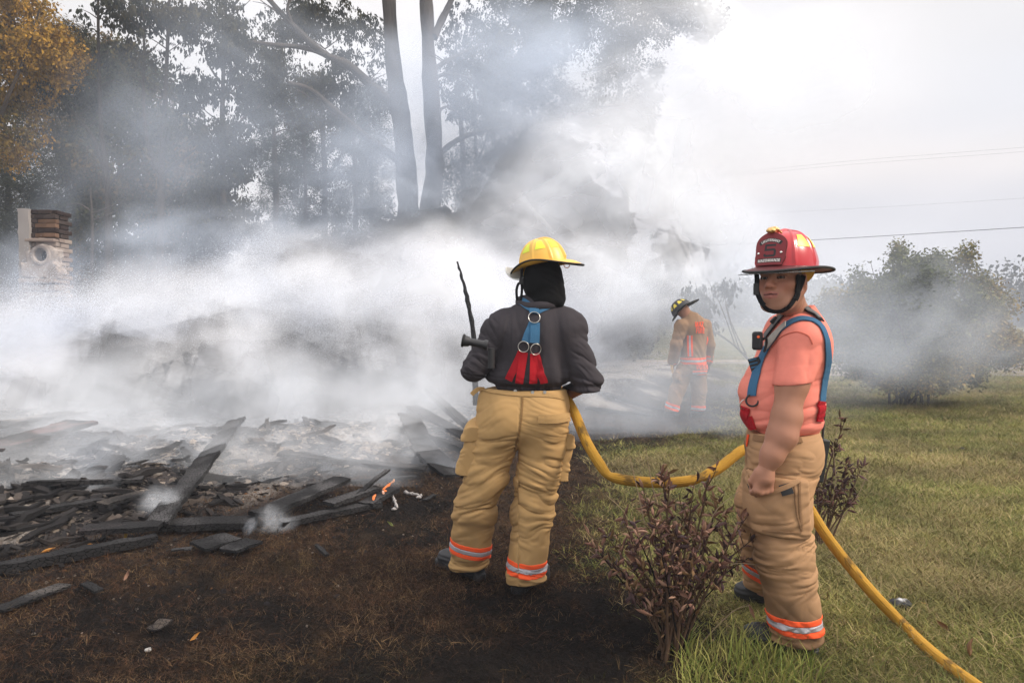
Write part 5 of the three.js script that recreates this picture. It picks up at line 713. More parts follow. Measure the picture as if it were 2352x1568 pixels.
// ---------------------------------------------------------------- the standing brick chimney
{
  const D = 13, c = P(104, 700, D), gy = groundAt(c.x, c.z) - 0.1, k = D / FPX, t = thing('chimney', 'burnt brick chimney with a round flue hole standing alone in the smoke', 'chimney', [c.x, gy, c.z]);
  const X = (px) => P(px, 700, D).x - c.x, Y = (py) => P(100, py, D).y - gy, r = rng(8);
  const tone = (dark, warm) => mat(lin(0.37 - 0.345 * dark + 0.006 * warm, 0.305 - 0.285 * dark, 0.262 - 0.244 * dark), 0.95, { bumpMap: grit, bumpScale: 0.006 });
  const pale = [0, 1, 2].map((i) => tone(0.05 + 0.12 * i, i)), sooty2 = [0, 1, 2].map((i) => tone(0.9 + 0.04 * i, 1)), brown = [0, 1].map((i) => mat(lin(0.17 - 0.05 * i, 0.10 - 0.03 * i, 0.065 - 0.02 * i), 0.95));
  const bricks = [0, 1, 2, 3].map((v) => { const g = new RoundedBoxGeometry(0.235, 0.078, 0.11, 2, 0.012), p = g.attributes.position; for (let i = 0; i < p.count; i++) p.setXYZ(i, p.getX(i) * (1 + 0.04 * noise3(p.getY(i) * 20, v, 1)), p.getY(i) + 0.006 * noise3(p.getX(i) * 14, v * 3, 2), p.getZ(i) + 0.008 * noise3(p.getX(i) * 12, p.getY(i) * 20, v)); return g; });
  const half = (X(128) - X(60)) / 2, mid = (X(128) + X(60)) / 2, top = Y(478), dep = 0.5;
  part('core', new THREE.BoxGeometry(half * 2 - 0.06, top - 0.1, dep - 0.08).translate(mid, (top - 0.1) / 2, -dep / 2), mat(lin(0.11, 0.085, 0.07), 1), t);
  for (let row = 0, y = Y(700); y < top; y += 0.088, row++) {
    const py = lerp(700, 478, (y - Y(700)) / (top - Y(700))), off = row % 2 ? 0.12 : 0;
    for (let x = mid - half - (row % 2 ? 0.0 : 0); x < mid + half - 0.06; x += 0.248) {
      const cx = Math.min(x + 0.12 - (row % 2 ? 0.06 : 0), mid + half - 0.09); if (y > top - 0.3 && cx > mid + half * (0.2 + 0.5 * r()) && y > top - 0.2 + 0.1 * r()) continue;
      const fx = (cx - mid) / half, m = py < 545 ? (fx > -0.05 && py > 505 && r() < 0.8 ? brown[Math.floor(r() * 2)] : sooty2[Math.floor(r() * 3)]) : py < 560 && fx > 0.4 ? sooty2[0] : pale[Math.floor(r() * 3)];
      const b = part('brick', bricks[Math.floor(r() * 4)], m, t); b.position.set(cx, y, -0.05 + 0.018 * (r() - 0.5)); b.rotation.set((r() - 0.5) * 0.05, (r() - 0.5) * 0.05, (r() - 0.5) * 0.05);
    }
    for (let q = 0; q < 2; q++) { if (q && row % 2) continue; const b = part('brick', bricks[(row + q) % 4], py < 545 ? sooty2[row % 3] : pale[(row + q) % 3], t); b.position.set(mid + half - 0.05 + 0.01 * r(), y, -0.17 - q * 0.22 - (row % 2) * 0.12); b.rotation.y = Math.PI / 2; }
  }
  const rough = (g, a, f) => { const p = g.attributes.position; for (let i = 0; i < p.count; i++) { const x = p.getX(i), y = p.getY(i), z = p.getZ(i); p.setXYZ(i, x + a * noise3(x * f, y * f, z * f), y + a * noise3(x * f + 9, y * f, z * f), z + a * noise3(x * f, y * f + 9, z * f)); } g.computeVertexNormals(); return g; };
  part('corner_pier', rough(new THREE.BoxGeometry(X(69) - X(44), Y(480), 0.34, 3, 40, 3).translate((X(69) + X(44)) / 2 + 0.05, Y(480) / 2, -0.1), 0.014, 9), mat(lin(0.31, 0.285, 0.27), 0.95), t);
  const hx = X(113), hy = Y(588), bodyS = (x, y, z) => { const q = (px, w, y0, y1) => Math.max(Math.abs(x - X(px)) - w, y - Y(y0), Y(y1) - y), d2 = smin(Math.hypot(x - hx, (y - hy) * 1.1) - 0.2, smin(q(108, (X(150) - X(66)) / 2, 606, 640), q(110, (X(144) - X(78)) / 2, 578, 640), 0.06), 0.08); let d = smax(d2 + 0.035 * noise3(x * 9, y * 9, 2) + 0.014 * noise3(x * 24, y * 24, z * 24), Math.abs(z - 0.08) - 0.14, 0.04); d = smin(d, smax(Math.abs(Math.hypot(x - hx, y - hy) - 0.15) - 0.035, Math.abs(z - 0.2) - 0.04, 0.02), 0.02); return smax(d, 0.118 - Math.hypot(x - hx, y - hy), 0.012); };
  const fl = part('flue_surround', skinOf(bodyS, [X(66) - 0.1, Y(645), -0.09], [X(150) + 0.1, Y(560), 0.28], 0.014, { color: (x, y, z, nx, ny, nz, c) => { c.setRGB(0.42, 0.36, 0.32).multiplyScalar(0.85 + 0.3 * fbm(x * 8, y * 8, z * 8, 3)); c.lerp(TMPC.setRGB(0.07, 0.055, 0.05), 0.7 * smooth(0.05, 0.45, fbm(x * 5 + 3, y * 5, z * 5, 3)) * smooth(hy - 0.05, hy + 0.2, y)); } }), new THREE.MeshPhysicalMaterial({ vertexColors: true, roughness: 0.95, specularIntensity: 0.15 }), t);
  part('flue_pipe', new THREE.CylinderGeometry(0.122, 0.122, 0.26, 24, 1, true).rotateX(Math.PI / 2).translate(hx, hy, 0.05), mat(lin(0.012, 0.012, 0.015), 0.9, { side: THREE.DoubleSide }), fl); part('flue_back', new THREE.CircleGeometry(0.13, 24).translate(hx, hy, 0.02), mat(lin(0.008, 0.008, 0.01), 1), fl);
  for (const [x0, x1, y0, y1, d] of [[64, 148, 642, 652, 0.24], [68, 144, 655, 668, 0.2], [72, 140, 671, 681, 0.16], [64, 132, 548, 556, 0.06]]) part('stone_ledge', rough(new RoundedBoxGeometry(X(x1) - X(x0), Y(y0) - Y(y1), d + 0.1, 4, 0.02).translate((X(x0) + X(x1)) / 2, (Y(y0) + Y(y1)) / 2, d / 2 - 0.03), 0.012, 8), pale[Math.floor(r() * 3)], t);
}

// ---------------------------------------------------------------- burnt timbers and scraps
const charTex = dataTex(512, (u, v) => { let m = 9, m2 = 9; const s = 9, X = u * s, Y = v * s; for (let j = -1; j < 2; j++) for (let i = -1; i < 2; i++) { const a = (Math.floor(X) + i + s) % s, b = (Math.floor(Y) + j + s) % s, px = Math.floor(X) + i + HASH[a + HASH[b]] / 255, py = Math.floor(Y) + j + HASH[b + HASH[a + 7]] / 255, d = Math.hypot(X - px, (Y - py) * 1.2); if (d < m) { m2 = m; m = d; } else if (d < m2) m2 = d; } const k = smooth(0.02, 0.22, m2 - m) * (0.75 + 0.25 * tileNoise(u, v, 30, 3, 6)); return [k, k, k]; });
const charM = new THREE.MeshPhysicalMaterial({ vertexColors: true, color: 0xffffff, roughness: 0.85, specularIntensity: 0.35, map: charTex, bumpMap: charTex, bumpScale: 0.004 });
function boardGeo(len, w, th, seed, ash, tint) {
  const g = new THREE.BoxGeometry(len, th, w, Math.max(8, Math.round(len * 22)), 3, Math.max(4, Math.round(w * 30))), p = g.attributes.position, uv = g.attributes.uv, n = g.attributes.normal, col = [], c = new THREE.Color();
  for (let i = 0; i < p.count; i++) {
    const x = p.getX(i), y = p.getY(i), z = p.getZ(i), e = Math.abs(x) / len * 2, bite = 0.5 + 0.5 * noise3(x * 16 + seed, z > 0 ? 3 : 8, seed), zz = z * (1 - 0.16 * bite * (Math.abs(z) > w * 0.4) - 0.12 * e * e * bite), yy = y * (1 - 0.3 * e * e * bite) + 0.012 * noise3(x * 3, seed, z * 5) + 0.006 * noise3(x * 25, z * 25, seed);
    p.setXYZ(i, x * (1 - 0.05 * (0.5 + 0.5 * noise3(z * 30, seed, y * 30)) * (e > 0.9)), yy, zz); uv.setXY(i, x * 3.4, (z + y) * 4.6);
    const a = ash * smooth(-0.1, 0.5, fbm(x * 4 + seed, y * 9, z * 6, 4)) * (n.getY(i) > 0.5 ? 1 : 0.4); c.setRGB(0.022, 0.021, 0.022).lerp(tint ?? TMPC.setRGB(0.125, 0.12, 0.122), a); col.push(c.r, c.g, c.b);
  }
  g.setAttribute('color', new THREE.Float32BufferAttribute(col, 3)); g.computeVertexNormals(); return g;
}
function timber(label, a, b, w0, th0, { ha = 0, hb = 0, ash = 0.4, name = 'charred_board', cat = 'board', roll = 0, tint } = {}) {
  const w = w0 * 0.86, th = th0 * 0.68, A = G(...a, 0.12), Bq = G(...b, 0.12), base = (q, h) => Math.max(groundAt(q.x, q.z), 0.0) + th * 0.3 + h; A.y = base(A, ha); Bq.y = base(Bq, hb);
  const m = solo(name, boardGeo(A.distanceTo(Bq), w, th, a[0] * 0.37 + b[1] * 0.11, ash, tint), charM, label, cat), x = Bq.clone().sub(A).normalize(), z = V(0, 0, 0).crossVectors(x, V(0, 1, 0)).normalize(), y = V(0, 0, 0).crossVectors(z, x);
  m.quaternion.setFromRotationMatrix(new THREE.Matrix4().makeBasis(x, y, z)); m.rotateX(roll); m.position.copy(A).lerp(Bq, 0.5); return m;
}
timber('long charred beam with scalloped burnt edge at the front left of the debris', [-40, 1268], [362, 1198], 0.11, 0.085, { ash: 0.2, name: 'charred_beam', cat: 'beam' });
timber('charred board with a reddish raw side lying just behind the long front beam', [186, 1197], [372, 1188], 0.2, 0.05, { ash: 0.45, ha: 0.05, hb: 0.05, tint: lin(0.13, 0.1, 0.1) });
timber('broad grey plank slanting up and back from the end of the long front beam', [352, 1188], [545, 1034], 0.24, 0.045, { ash: 0.75, hb: 0.14, ha: 0.04, roll: -0.25 });
timber('short split board propped against the foot of the slanting plank', [338, 1182], [402, 1138], 0.1, 0.04, { ash: 0.5, ha: 0.02, hb: 0.14 });
timber('thick burnt slab right of the foot of the slanting plank', [372, 1172], [588, 1164], 0.22, 0.07, { ash: 0.35 });
timber('wide grey board between the burnt slab and the heap of splintered boards', [588, 1164], [790, 1096], 0.24, 0.05, { ash: 0.9, ha: 0.05, hb: 0.1 });
timber('long dark board lying along the front of the wide grey board', [640, 1168], [872, 1126], 0.14, 0.06, { ash: 0.45 });
timber('splintered board crossing over the long dark board near the embers', [752, 1144], [862, 1112], 0.16, 0.05, { ash: 0.65, ha: 0.06, hb: 0.08 });
timber('narrow strip of wood leaning across the splintered boards', [816, 1130], [892, 1088], 0.05, 0.03, { ash: 0.85, ha: 0.08, hb: 0.16 });
timber('grey board end smouldering beside the glowing embers', [838, 1134], [905, 1100], 0.17, 0.05, { ash: 0.7, ha: 0.02, hb: 0.04 });
timber('long blue grey plank lying flat across the middle of the ash', [640, 1052], [980, 1064], 0.2, 0.05, { ash: 0.8, ha: 0.05, hb: 0.05 });
timber('thin long strip behind the splintered heap', [700, 1084], [960, 1068], 0.1, 0.04, { ash: 0.7 });
timber('heavy blackened beam running behind the knee of the man in the grey sweater', [898, 1000], [1075, 1034], 0.12, 0.1, { ash: 0.1, ha: 0.1, hb: 0.1, name: 'charred_beam', cat: 'beam' });
timber('broad black board tilted on the ash left of the blackened beam', [936, 990], [992, 1046], 0.3, 0.05, { ash: 0.2, ha: 0.22, hb: 0.05 });
timber('charred beam whose broken end juts up left of the tan trousers', [980, 955], [1085, 1000], 0.12, 0.11, { ash: 0.15, ha: 0.28, hb: 0.15, name: 'charred_beam', cat: 'beam' });
timber('dark board lying between the jutting beam and the blackened beam', [942, 974], [1085, 1008], 0.22, 0.05, { ash: 0.2, ha: 0.15, hb: 0.1 });
timber('dark slab sloping down onto the burnt turf beside the left knee', [966, 1030], [1046, 1066], 0.32, 0.05, { ash: 0.5, ha: 0.14 });
timber('thin charred lath lying flat beyond the legs of the man in the grey sweater', [1345, 925], [1500, 938], 0.14, 0.06, { ash: 0.3 });
timber('low charred sill lying in the smoke left of the third firefighter', [1380, 905], [1545, 934], 0.16, 0.08, { ash: 0.3 });
timber('square charred panel with a crack lying alone on the burnt turf', [452, 1216], [536, 1194], 0.26, 0.03, { ash: 0.75, name: 'charred_plywood', cat: 'plywood' });
timber('smaller half of the cracked panel lying right against it', [520, 1222], [582, 1200], 0.2, 0.03, { ash: 0.75, name: 'charred_plywood', cat: 'plywood' });
timber('thin flat strip of wood left of the square charred panel', [392, 1222], [440, 1218], 0.07, 0.015, { ash: 0.7 });
timber('curling grey strip at the lower left of the picture', [-10, 1352], [150, 1294], 0.12, 0.02, { ash: 0.85, tint: lin(0.14, 0.125, 0.115) });
timber('black chip of wood right of the curling grey strip', [190, 1292], [226, 1310], 0.06, 0.018, { ash: 0.3, name: 'charred_chip', cat: 'wood chip' });
timber('brown shingle scrap on the turf below the square charred panel', [352, 1392], [380, 1370], 0.09, 0.012, { ash: 0.95, name: 'shingle_scrap', cat: 'scrap', tint: lin(0.16, 0.125, 0.10) });
timber('dark stick lying alone in the brown turf left of the tan trousers', [726, 1210], [752, 1232], 0.035, 0.025, { ash: 0.4, name: 'charred_stick', cat: 'stick' });
timber('dark chip nearest the tan trousers among the scraps', [975, 1118], [1000, 1106], 0.05, 0.02, { ash: 0.4, name: 'charred_chip', cat: 'wood chip' });
timber('low ridge of red brown roofing sheet far left in the smoke', [-40, 1090], [190, 1030], 0.5, 0.06, { ash: 0.9, name: 'roofing_sheet', cat: 'sheet', tint: lin(0.2, 0.11, 0.1), ha: 0.1, hb: 0.1 });
timber('pale edged sheet behind the red brown roofing sheet', [-40, 1032], [180, 985], 0.4, 0.05, { ash: 0.9, name: 'roofing_sheet', cat: 'sheet', tint: lin(0.3, 0.28, 0.26), ha: 0.1, hb: 0.1 });
timber('burnt plank left of the slanting plank in the smoke', [60, 1120], [330, 1100], 0.16, 0.05, { ash: 0.6, ha: 0.05, hb: 0.05 });
timber('burnt lath between the roofing sheet and the long front beam', [20, 1170], [230, 1130], 0.12, 0.05, { ash: 0.5, ha: 0.04, hb: 0.04 });
timber('crooked burnt board behind the slanting plank', [230, 1150], [330, 1126], 0.18, 0.04, { ash: 0.6, ha: 0.08, hb: 0.1, tint: lin(0.2, 0.16, 0.13) });
for (const [label, pts, r] of [['white ash coated stick standing out upright on the dark turf', [[900, 1135], [906, 1150], [912, 1166]], 0.012], ['white ash coated stick lying level right of the upright one', [[930, 1131], [945, 1137], [968, 1143]], 0.013]]) {
  const f = blend(pts.slice(1).map((p, i) => [bone(GY(G(...pts[i]), 0.02), GY(G(...p), 0.02), r * (1.1 - i * 0.2), r * 0.8), 0.02]).concat([[ball(GY(G(pts.at(-1)[0] - 6, pts.at(-1)[1] + 2), 0.015), [0.026, 0.012, 0.016]), 0.01]])), q = G(...pts[1]);
  solo('ash_stick', skinOf((x, y, z) => f(x, y, z) + 0.007 * noise3(x * 60, y * 60, z * 60), [q.x - 0.2, -0.06, q.z - 0.3], [q.x + 0.2, 0.12, q.z + 0.3], 0.006), mat(lin(0.33, 0.31, 0.30), 0.95), label, 'stick');
}
{ // embers on the end of the smouldering board
  const t = thing('ember', 'glowing orange embers on the end of the smouldering board', 'ember', G(890, 1120, 0.06).toArray()), r = rng(3), m = new THREE.MeshStandardMaterial({ color: lin(0.2, 0.05, 0.02), emissive: lin(1, 0.28, 0.08), emissiveIntensity: 0.5, roughness: 1 }), m2 = new THREE.MeshStandardMaterial({ color: lin(0.4, 0.3, 0.25), emissive: lin(1, 0.4, 0.2), emissiveIntensity: 0.22, roughness: 1 });
  for (const [x, y] of [[882, 1122], [886, 1118], [890, 1116], [893, 1114], [899, 1108], [904, 1104], [884, 1127], [880, 1131], [860, 1139], [858, 1143]]) { const g = new THREE.IcosahedronGeometry(0.010 + 0.005 * r(), 1); g.scale(1.5, 0.6, 0.8); const q = G(x, y, 0.07).sub(t.position); const e = part('glowing_coal', g, r() < 0.6 ? m : m2, t); e.position.copy(q); e.rotation.set(r(), r() * 3, r()); }
}
{ // charred posts still standing
  for (const [label, pts, r0, r1, d] of [['thin charred post still standing left of the yellow helmet', [[1092, 930], [1086, 750], [1074, 690], [1062, 640], [1050, 600]], 0.036, 0.019, 8.6], ['stub of a charred post faint in the smoke left of the grey sweater', [[1020, 930], [1019, 850], [1020, 806]], 0.045, 0.035, 10]]) {
    const g = limbGeo(pts.map(([x, y]) => P(x, y, d)), r0, r1, 9, 5), p = g.attributes.position; for (let i = 0; i < p.count; i++) p.setXYZ(i, p.getX(i) + 0.018 * noise3(p.getX(i) * 30, p.getY(i) * 22, p.getZ(i) * 30), p.getY(i), p.getZ(i) + 0.012 * noise3(p.getX(i) * 30 + 7, p.getY(i) * 22, p.getZ(i) * 30)); g.computeVertexNormals();
    solo('charred_post', g, mat(lin(0.02, 0.02, 0.022), 0.8, { bumpMap: charTex, bumpScale: 0.01 }), label, 'post');
  }
}
{ // ash lumps, chips and flakes over the burnt ground
  const r = rng(21), lump = [0, 1, 2].map((v) => { const g = new THREE.IcosahedronGeometry(1, 3), p = g.attributes.position; for (let i = 0; i < p.count; i++) { const q = V(p.getX(i), p.getY(i), p.getZ(i)), n = 1 + 0.5 * fbm(q.x * 1.6 + v * 9, q.y * 1.6, q.z * 1.6, 3) + 0.22 * Math.abs(noise3(q.x * 6, q.y * 6, q.z * 6 + v)); p.setXYZ(i, q.x * n, q.y * n * 0.45, q.z * n); } g.computeVertexNormals(); return g; });
  const sheet = [0, 1, 2].map((v) => { const g = new THREE.PlaneGeometry(2, 2, 9, 9), p = g.attributes.position; g.rotateX(-Math.PI / 2); for (let i = 0; i < p.count; i++) { const x = p.getX(i), z = p.getZ(i); p.setXYZ(i, x * (1 + 0.4 * noise3(z * 2, v * 5, 1)), 0.55 * fbm(x * 1.1 + v * 8, z * 1.1, v, 4) + 0.2 * Math.abs(noise3(x * 4, z * 4, v)), z * (1 + 0.4 * noise3(x * 2, v * 5, 4))); } g.computeVertexNormals(); return g; });
  const L = [[], [], []], LC = [[], [], []], S = [[], [], []], SC = [[], [], []], c = new THREE.Color(), pal = [lin(0.27, 0.225, 0.185), lin(0.19, 0.165, 0.14), lin(0.36, 0.30, 0.25), lin(0.09, 0.08, 0.076), lin(0.03, 0.028, 0.03), lin(0.14, 0.115, 0.1)];
  for (let i = 0; i < 15000; i++) {
    const px = r() * 1560 - 180, py = 935 + 260 * Math.pow(r(), 1.3), q = G(px, py, 0.15), s = HOUSE(q.x, q.z); if (s < 0.05 + 0.3 * r()) continue;
    const paleness = smooth(-0.2, 0.35, fbm(q.x * 0.9, q.z * 0.9, 44, 3) + 0.35 * smooth(420, 700, px) - 0.45 * smooth(450, 250, px)), k = Math.floor(r() * 3), dist = -q.z;
    c.copy(r() < paleness ? pal[Math.floor(r() * 3)] : pal[3 + Math.floor(r() * 3)]).multiplyScalar(0.8 + 0.4 * r());
    if (r() < 0.22) { S[k].push(pose(GY(q, 0.0), (r() - 0.5) * 1.3, r() * 6.3, (r() - 0.5) * 1.3, (0.02 + 0.07 * r() * r() * r()) * (0.7 + 0.05 * dist))); SC[k].push(c.clone()); } else { L[k].push(pose(GY(q, 0), r() * 0.5, r() * 6.3, r() * 0.5, (0.01 + 0.045 * r() * r() * r()) * (0.7 + 0.06 * dist))); LC[k].push(c.clone()); }
  }
  for (let i = 0; i < 2600; i++) {                                // fine flakes and crumbs before the timbers
    const px = r() * 1500 - 100, py = 1060 + 480 * Math.pow(r(), 1.7), q = G(px, py, 0), s = HOUSE(q.x, q.z); if (s < -2.6 + 2.2 * r() || q.x > lawnEdge(q.z) - 0.2) continue;
    const k = Math.floor(r() * 3), z = r(), near = smooth(-2.4, 0, s); c.copy(z < 0.26 ? pal[Math.floor(r() * 3)] : z < 0.4 ? lin(0.2, 0.1, 0.05) : pal[4]).multiplyScalar(0.8 + 0.4 * r()); L[k].push(pose(GY(q, 0.002), r() * 0.6, r() * 6.3, r() * 0.6, (0.0035 + 0.010 * r() * r()) * (z > 0.4 ? 1.9 : 1) * (0.7 + 0.5 * near))); LC[k].push(c.clone());
  }
  const splinter = [0, 1].map((v) => { const g = new THREE.BoxGeometry(1, 0.1, 0.16, 8, 1, 2), p = g.attributes.position; for (let i = 0; i < p.count; i++) { const x = p.getX(i); p.setXYZ(i, x + 0.1 * noise3(p.getZ(i) * 30, v, 2), p.getY(i) * (1 - Math.abs(x)) + 0.06 * noise3(x * 4, v * 3, 1), p.getZ(i) * (1.1 - 1.3 * x * x) + 0.05 * noise3(x * 5, v, 7)); } g.computeVertexNormals(); return g; }), SP = [[], []], SPC = [[], []];
  for (let i = 0; i < 2400; i++) { const px = r() * 1500 - 140, py = 950 + 330 * Math.pow(r(), 1.2), q = G(px, py, 0.08), s = HOUSE(q.x, q.z); if (s < -1.1 + 1.3 * r() || q.x > lawnEdge(q.z) - 0.3) continue; const l = 0.05 + 0.42 * Math.pow(r(), 2.2) * smooth(-1, 0.6, s); SP[i % 2].push(pose(GY(q, 0.01 + 0.1 * l * r()), 0, r() * 6.3, (r() - 0.5) * 0.5, l, l * (0.5 + r()), l * (0.5 + 0.9 * r()))); SPC[i % 2].push(c.setRGB(0.022, 0.021, 0.022).lerp(pal[r() < 0.3 ? 5 : 3], r() * r()).clone()); }
  const t = tag(new THREE.Group(), 'pale ash, crumpled insulation and charred crumbs covering the burnt house site', 'ash', null, 'stuff'); t.name = 'ash_debris'; scene.add(t); const am = new THREE.MeshPhysicalMaterial({ color: 0xffffff, roughness: 0.95, specularIntensity: 0.15, side: THREE.DoubleSide, bumpMap: grit, bumpScale: 0.01 });
  [0, 1].forEach((k) => instanced('charred_splinters', splinter[k], am, SP[k], SPC[k], t, 'stuff'));
  [0, 1, 2].forEach((k) => { instanced('ash_lumps', lump[k], am, L[k], LC[k], t, 'stuff'); instanced('ash_sheets', sheet[k], am, S[k], SC[k], t, 'stuff'); });
}

// ---------------------------------------------------------------- leaves, shrubs
const curlLeaf = [0, 1, 2, 3, 4].map((v) => {                     // a dry leaf, 1 long, folded along its rib and curled
  const r = rng(800 + v), g = new THREE.PlaneGeometry(1, 1, 4, 7), p = g.attributes.position, curl = 0.8 + 1.3 * r(), fold = 0.5 + 0.9 * r(), tw = (r() - 0.5) * 1.6;
  for (let i = 0; i < p.count; i++) { const u = p.getX(i) * 2, t = p.getY(i) + 0.5, w = 0.21 * Math.sin(Math.PI * Math.pow(t, 0.8)) * (1 + 0.15 * noise3(t * 7, u, v)) + 0.004, a = curl * t, x0 = u * w * Math.cos(fold * Math.abs(u)), h = Math.abs(u) * w * Math.sin(fold) + 0.03 * noise3(u * 3, t * 5, v), ct = Math.cos(tw * t), st = Math.sin(tw * t); const y = Math.sin(a) / curl, z = (1 - Math.cos(a)) / curl; p.setXYZ(i, x0 * ct - h * st, y - h * Math.sin(a), z + h * ct * Math.cos(a) + x0 * st); }
  g.computeVertexNormals(); return g;
});
const leafMats = (list) => list.map((c) => new THREE.MeshPhysicalMaterial({ color: c, roughness: 0.6, specularIntensity: 0.4, transmission: 0.2, thickness: 0, side: THREE.DoubleSide }));
const dryM = leafMats([lin(0.16, 0.078, 0.058), lin(0.095, 0.046, 0.038), lin(0.25, 0.13, 0.088), lin(0.36, 0.21, 0.14), lin(0.06, 0.032, 0.032), lin(0.19, 0.11, 0.05)]), stemM = mat(lin(0.09, 0.055, 0.035), 0.9), stemPale = mat(lin(0.30, 0.22, 0.14), 0.85), stemBlack = mat(lin(0.015, 0.012, 0.011), 0.9);
function shrub(label, at, depth, stems, bare, leaves, mats, seed, leafSize) {
  const t = thing('dry_shrub', label, 'shrub', at.toArray()), r = rng(seed), spots = [], gs = [], L = (v) => v.clone().sub(at);
  for (const [px, py, dz, w] of stems) {
    const tip = P(px, py, depth + dz), foot = at.clone().add(V((r() - 0.5) * 0.12, 0, (r() - 0.5) * 0.12)), mid = foot.clone().lerp(tip, 0.45).add(V((r() - 0.5) * 0.06, 0.05, (r() - 0.5) * 0.06)), cv = new THREE.CatmullRomCurve3([foot, mid, tip]);
    part('stem', limbGeo([L(foot), L(mid), L(tip)], 0.0075 * w, 0.0018, 6, px), py > 1180 && r() < 0.3 ? stemBlack : stemM, t);
    for (let k = 0; k < 11; k++) { const u = 0.22 + 0.75 * r(), a = cv.getPoint(u), d = V(r() - 0.5, 0.35 + 0.5 * r(), r() - 0.5).normalize().multiplyScalar((0.07 + 0.12 * r()) * (1.15 - u * 0.5)), b = a.clone().add(d), m = a.clone().lerp(b, 0.5).add(V((r() - 0.5) * 0.02, 0.01, (r() - 0.5) * 0.02)); gs.push(limbGeo([L(a), L(m), L(b)], 0.0026, 0.001, 4, k)); for (let q = 0; q < 3; q++) spots.push([a.clone().lerp(b, 0.3 + 0.7 * r()), d, 0]); }
    for (let k = 0; k < 18 * w; k++) { const u = 0.5 + 0.5 * Math.sqrt(r()); spots.push([cv.getPoint(u), cv.getTangent(u), 1]); }
  }
  for (const pts of bare) part('bare_twig', limbGeo(pts.map(([x, y, dz = 0]) => L(P(x, y, depth + dz))), 0.0034, 0.0012, 5, pts[0][0]), stemPale, t);
  const tw = part('twigs', mergeGeometries(gs), stemM, t); tw.userData.kind = 'stuff';
  spots.sort(() => r() - 0.5); let n = 0; const rest = mats.map(() => []);
  for (const [p, d, on] of spots) {
    if (n >= leaves) break; const s = leafSize * (0.55 + 0.75 * r()), q = new THREE.Quaternion().setFromUnitVectors(V(0, 1, 0), d.clone().normalize().add(V((r() - 0.5) * 3.2, (r() - 0.55) * 2.6, (r() - 0.5) * 3.2)).normalize()).multiply(new THREE.Quaternion().setFromAxisAngle(V(0, 1, 0), r() * 6.283)), g = curlLeaf[Math.floor(r() * 5)], mi = Math.floor(r() * mats.length);
    if (n < 290) { const m = part('leaf', g, mats[mi], t); m.position.copy(L(p)); m.quaternion.copy(q); m.scale.setScalar(s); } else rest[mi].push(new THREE.Matrix4().compose(L(p), q, V(s, s, s)));
    n++;
  }
  rest.forEach((l, i) => l.length && instanced('leaves', curlLeaf[i % 5], mats[i], l, null, t, 'stuff'));
}
{
  const a = GY(G(1548, 1500)), S = [[1516, 1062, 0, 1.3], [1476, 1115, 0.05, 1], [1536, 1112, -0.05, 1.2], [1592, 1130, 0, 1.2], [1629, 1094, 0.08, 1.2], [1672, 1168, 0, 1.1], [1715, 1188, -0.05, 1.1], [1748, 1222, 0, 1], [1433, 1188, 0, 1.1], [1388, 1224, 0.05, 1], [1362, 1250, -0.02, 0.8], [1455, 1210, -0.15, 1], [1500, 1180, -0.15, 1.1], [1560, 1200, -0.18, 1.1], [1620, 1210, -0.15, 1.1], [1680, 1240, -0.12, 1], [1410, 1290, -0.1, 0.8], [1720, 1280, 0.1, 0.8], [1650, 1150, 0.15, 1], [1570, 1150, 0.15, 1], [1480, 1160, 0.18, 1], [1420, 1240, 0.15, 0.9], [1600, 1280, -0.2, 0.9], [1520, 1270, -0.2, 0.9], [1445, 1350, -0.1, 0.7], [1660, 1330, -0.1, 0.7]];
  shrub('scorched shrub with curled brown leaves between the two men', a, 3.02, S, [[[1560, 1440], [1450, 1250], [1436, 1180], [1393, 1137]], [[1500, 1300], [1470, 1150], [1446, 1047]], [[1540, 1250], [1500, 1120], [1483, 1028]], [[1600, 1350], [1640, 1180], [1699, 1127]], [[1600, 1320], [1692, 1294], [1740, 1297], [1775, 1298], [1782, 1288]], [[1600, 1490], [1640, 1446], [1690, 1400], [1725, 1389]], [[1550, 1490], [1480, 1390], [1400, 1300], [1352, 1262]], [[1540, 1480], [1500, 1420], [1450, 1320], [1392, 1288]], [[1545, 1480], [1555, 1440], [1563, 1410]]], 950, dryM, 71, 0.06);
  const b = GY(G(1892, 1242)), wine = leafMats([lin(0.085, 0.035, 0.033), lin(0.05, 0.024, 0.026), lin(0.13, 0.055, 0.04), lin(0.10, 0.065, 0.03)]);
  shrub('wine leaved shrub growing behind the coral shirted man on the lawn', b, 4.5, [[1944, 958, 0, 1.3], [1920, 1010, 0.1, 1], [1895, 1040, -0.1, 1], [1968, 1075, 0, 1], [1985, 1060, 0.1, 0.9], [1940, 1110, -0.1, 1], [1905, 1100, 0.1, 1], [1968, 1140, 0.05, 1], [1870, 1090, 0.1, 0.9], [1955, 1050, 0.15, 1], [1880, 1150, -0.1, 0.9]], [[[1895, 1230], [1920, 1100], [1915, 1020], [1932, 965]], [[1900, 1240], [1930, 1200], [1965, 1150], [1972, 1138]], [[1900, 1235], [1975, 1130], [2000, 1060]]], 330, wine, 72, 0.062);
}
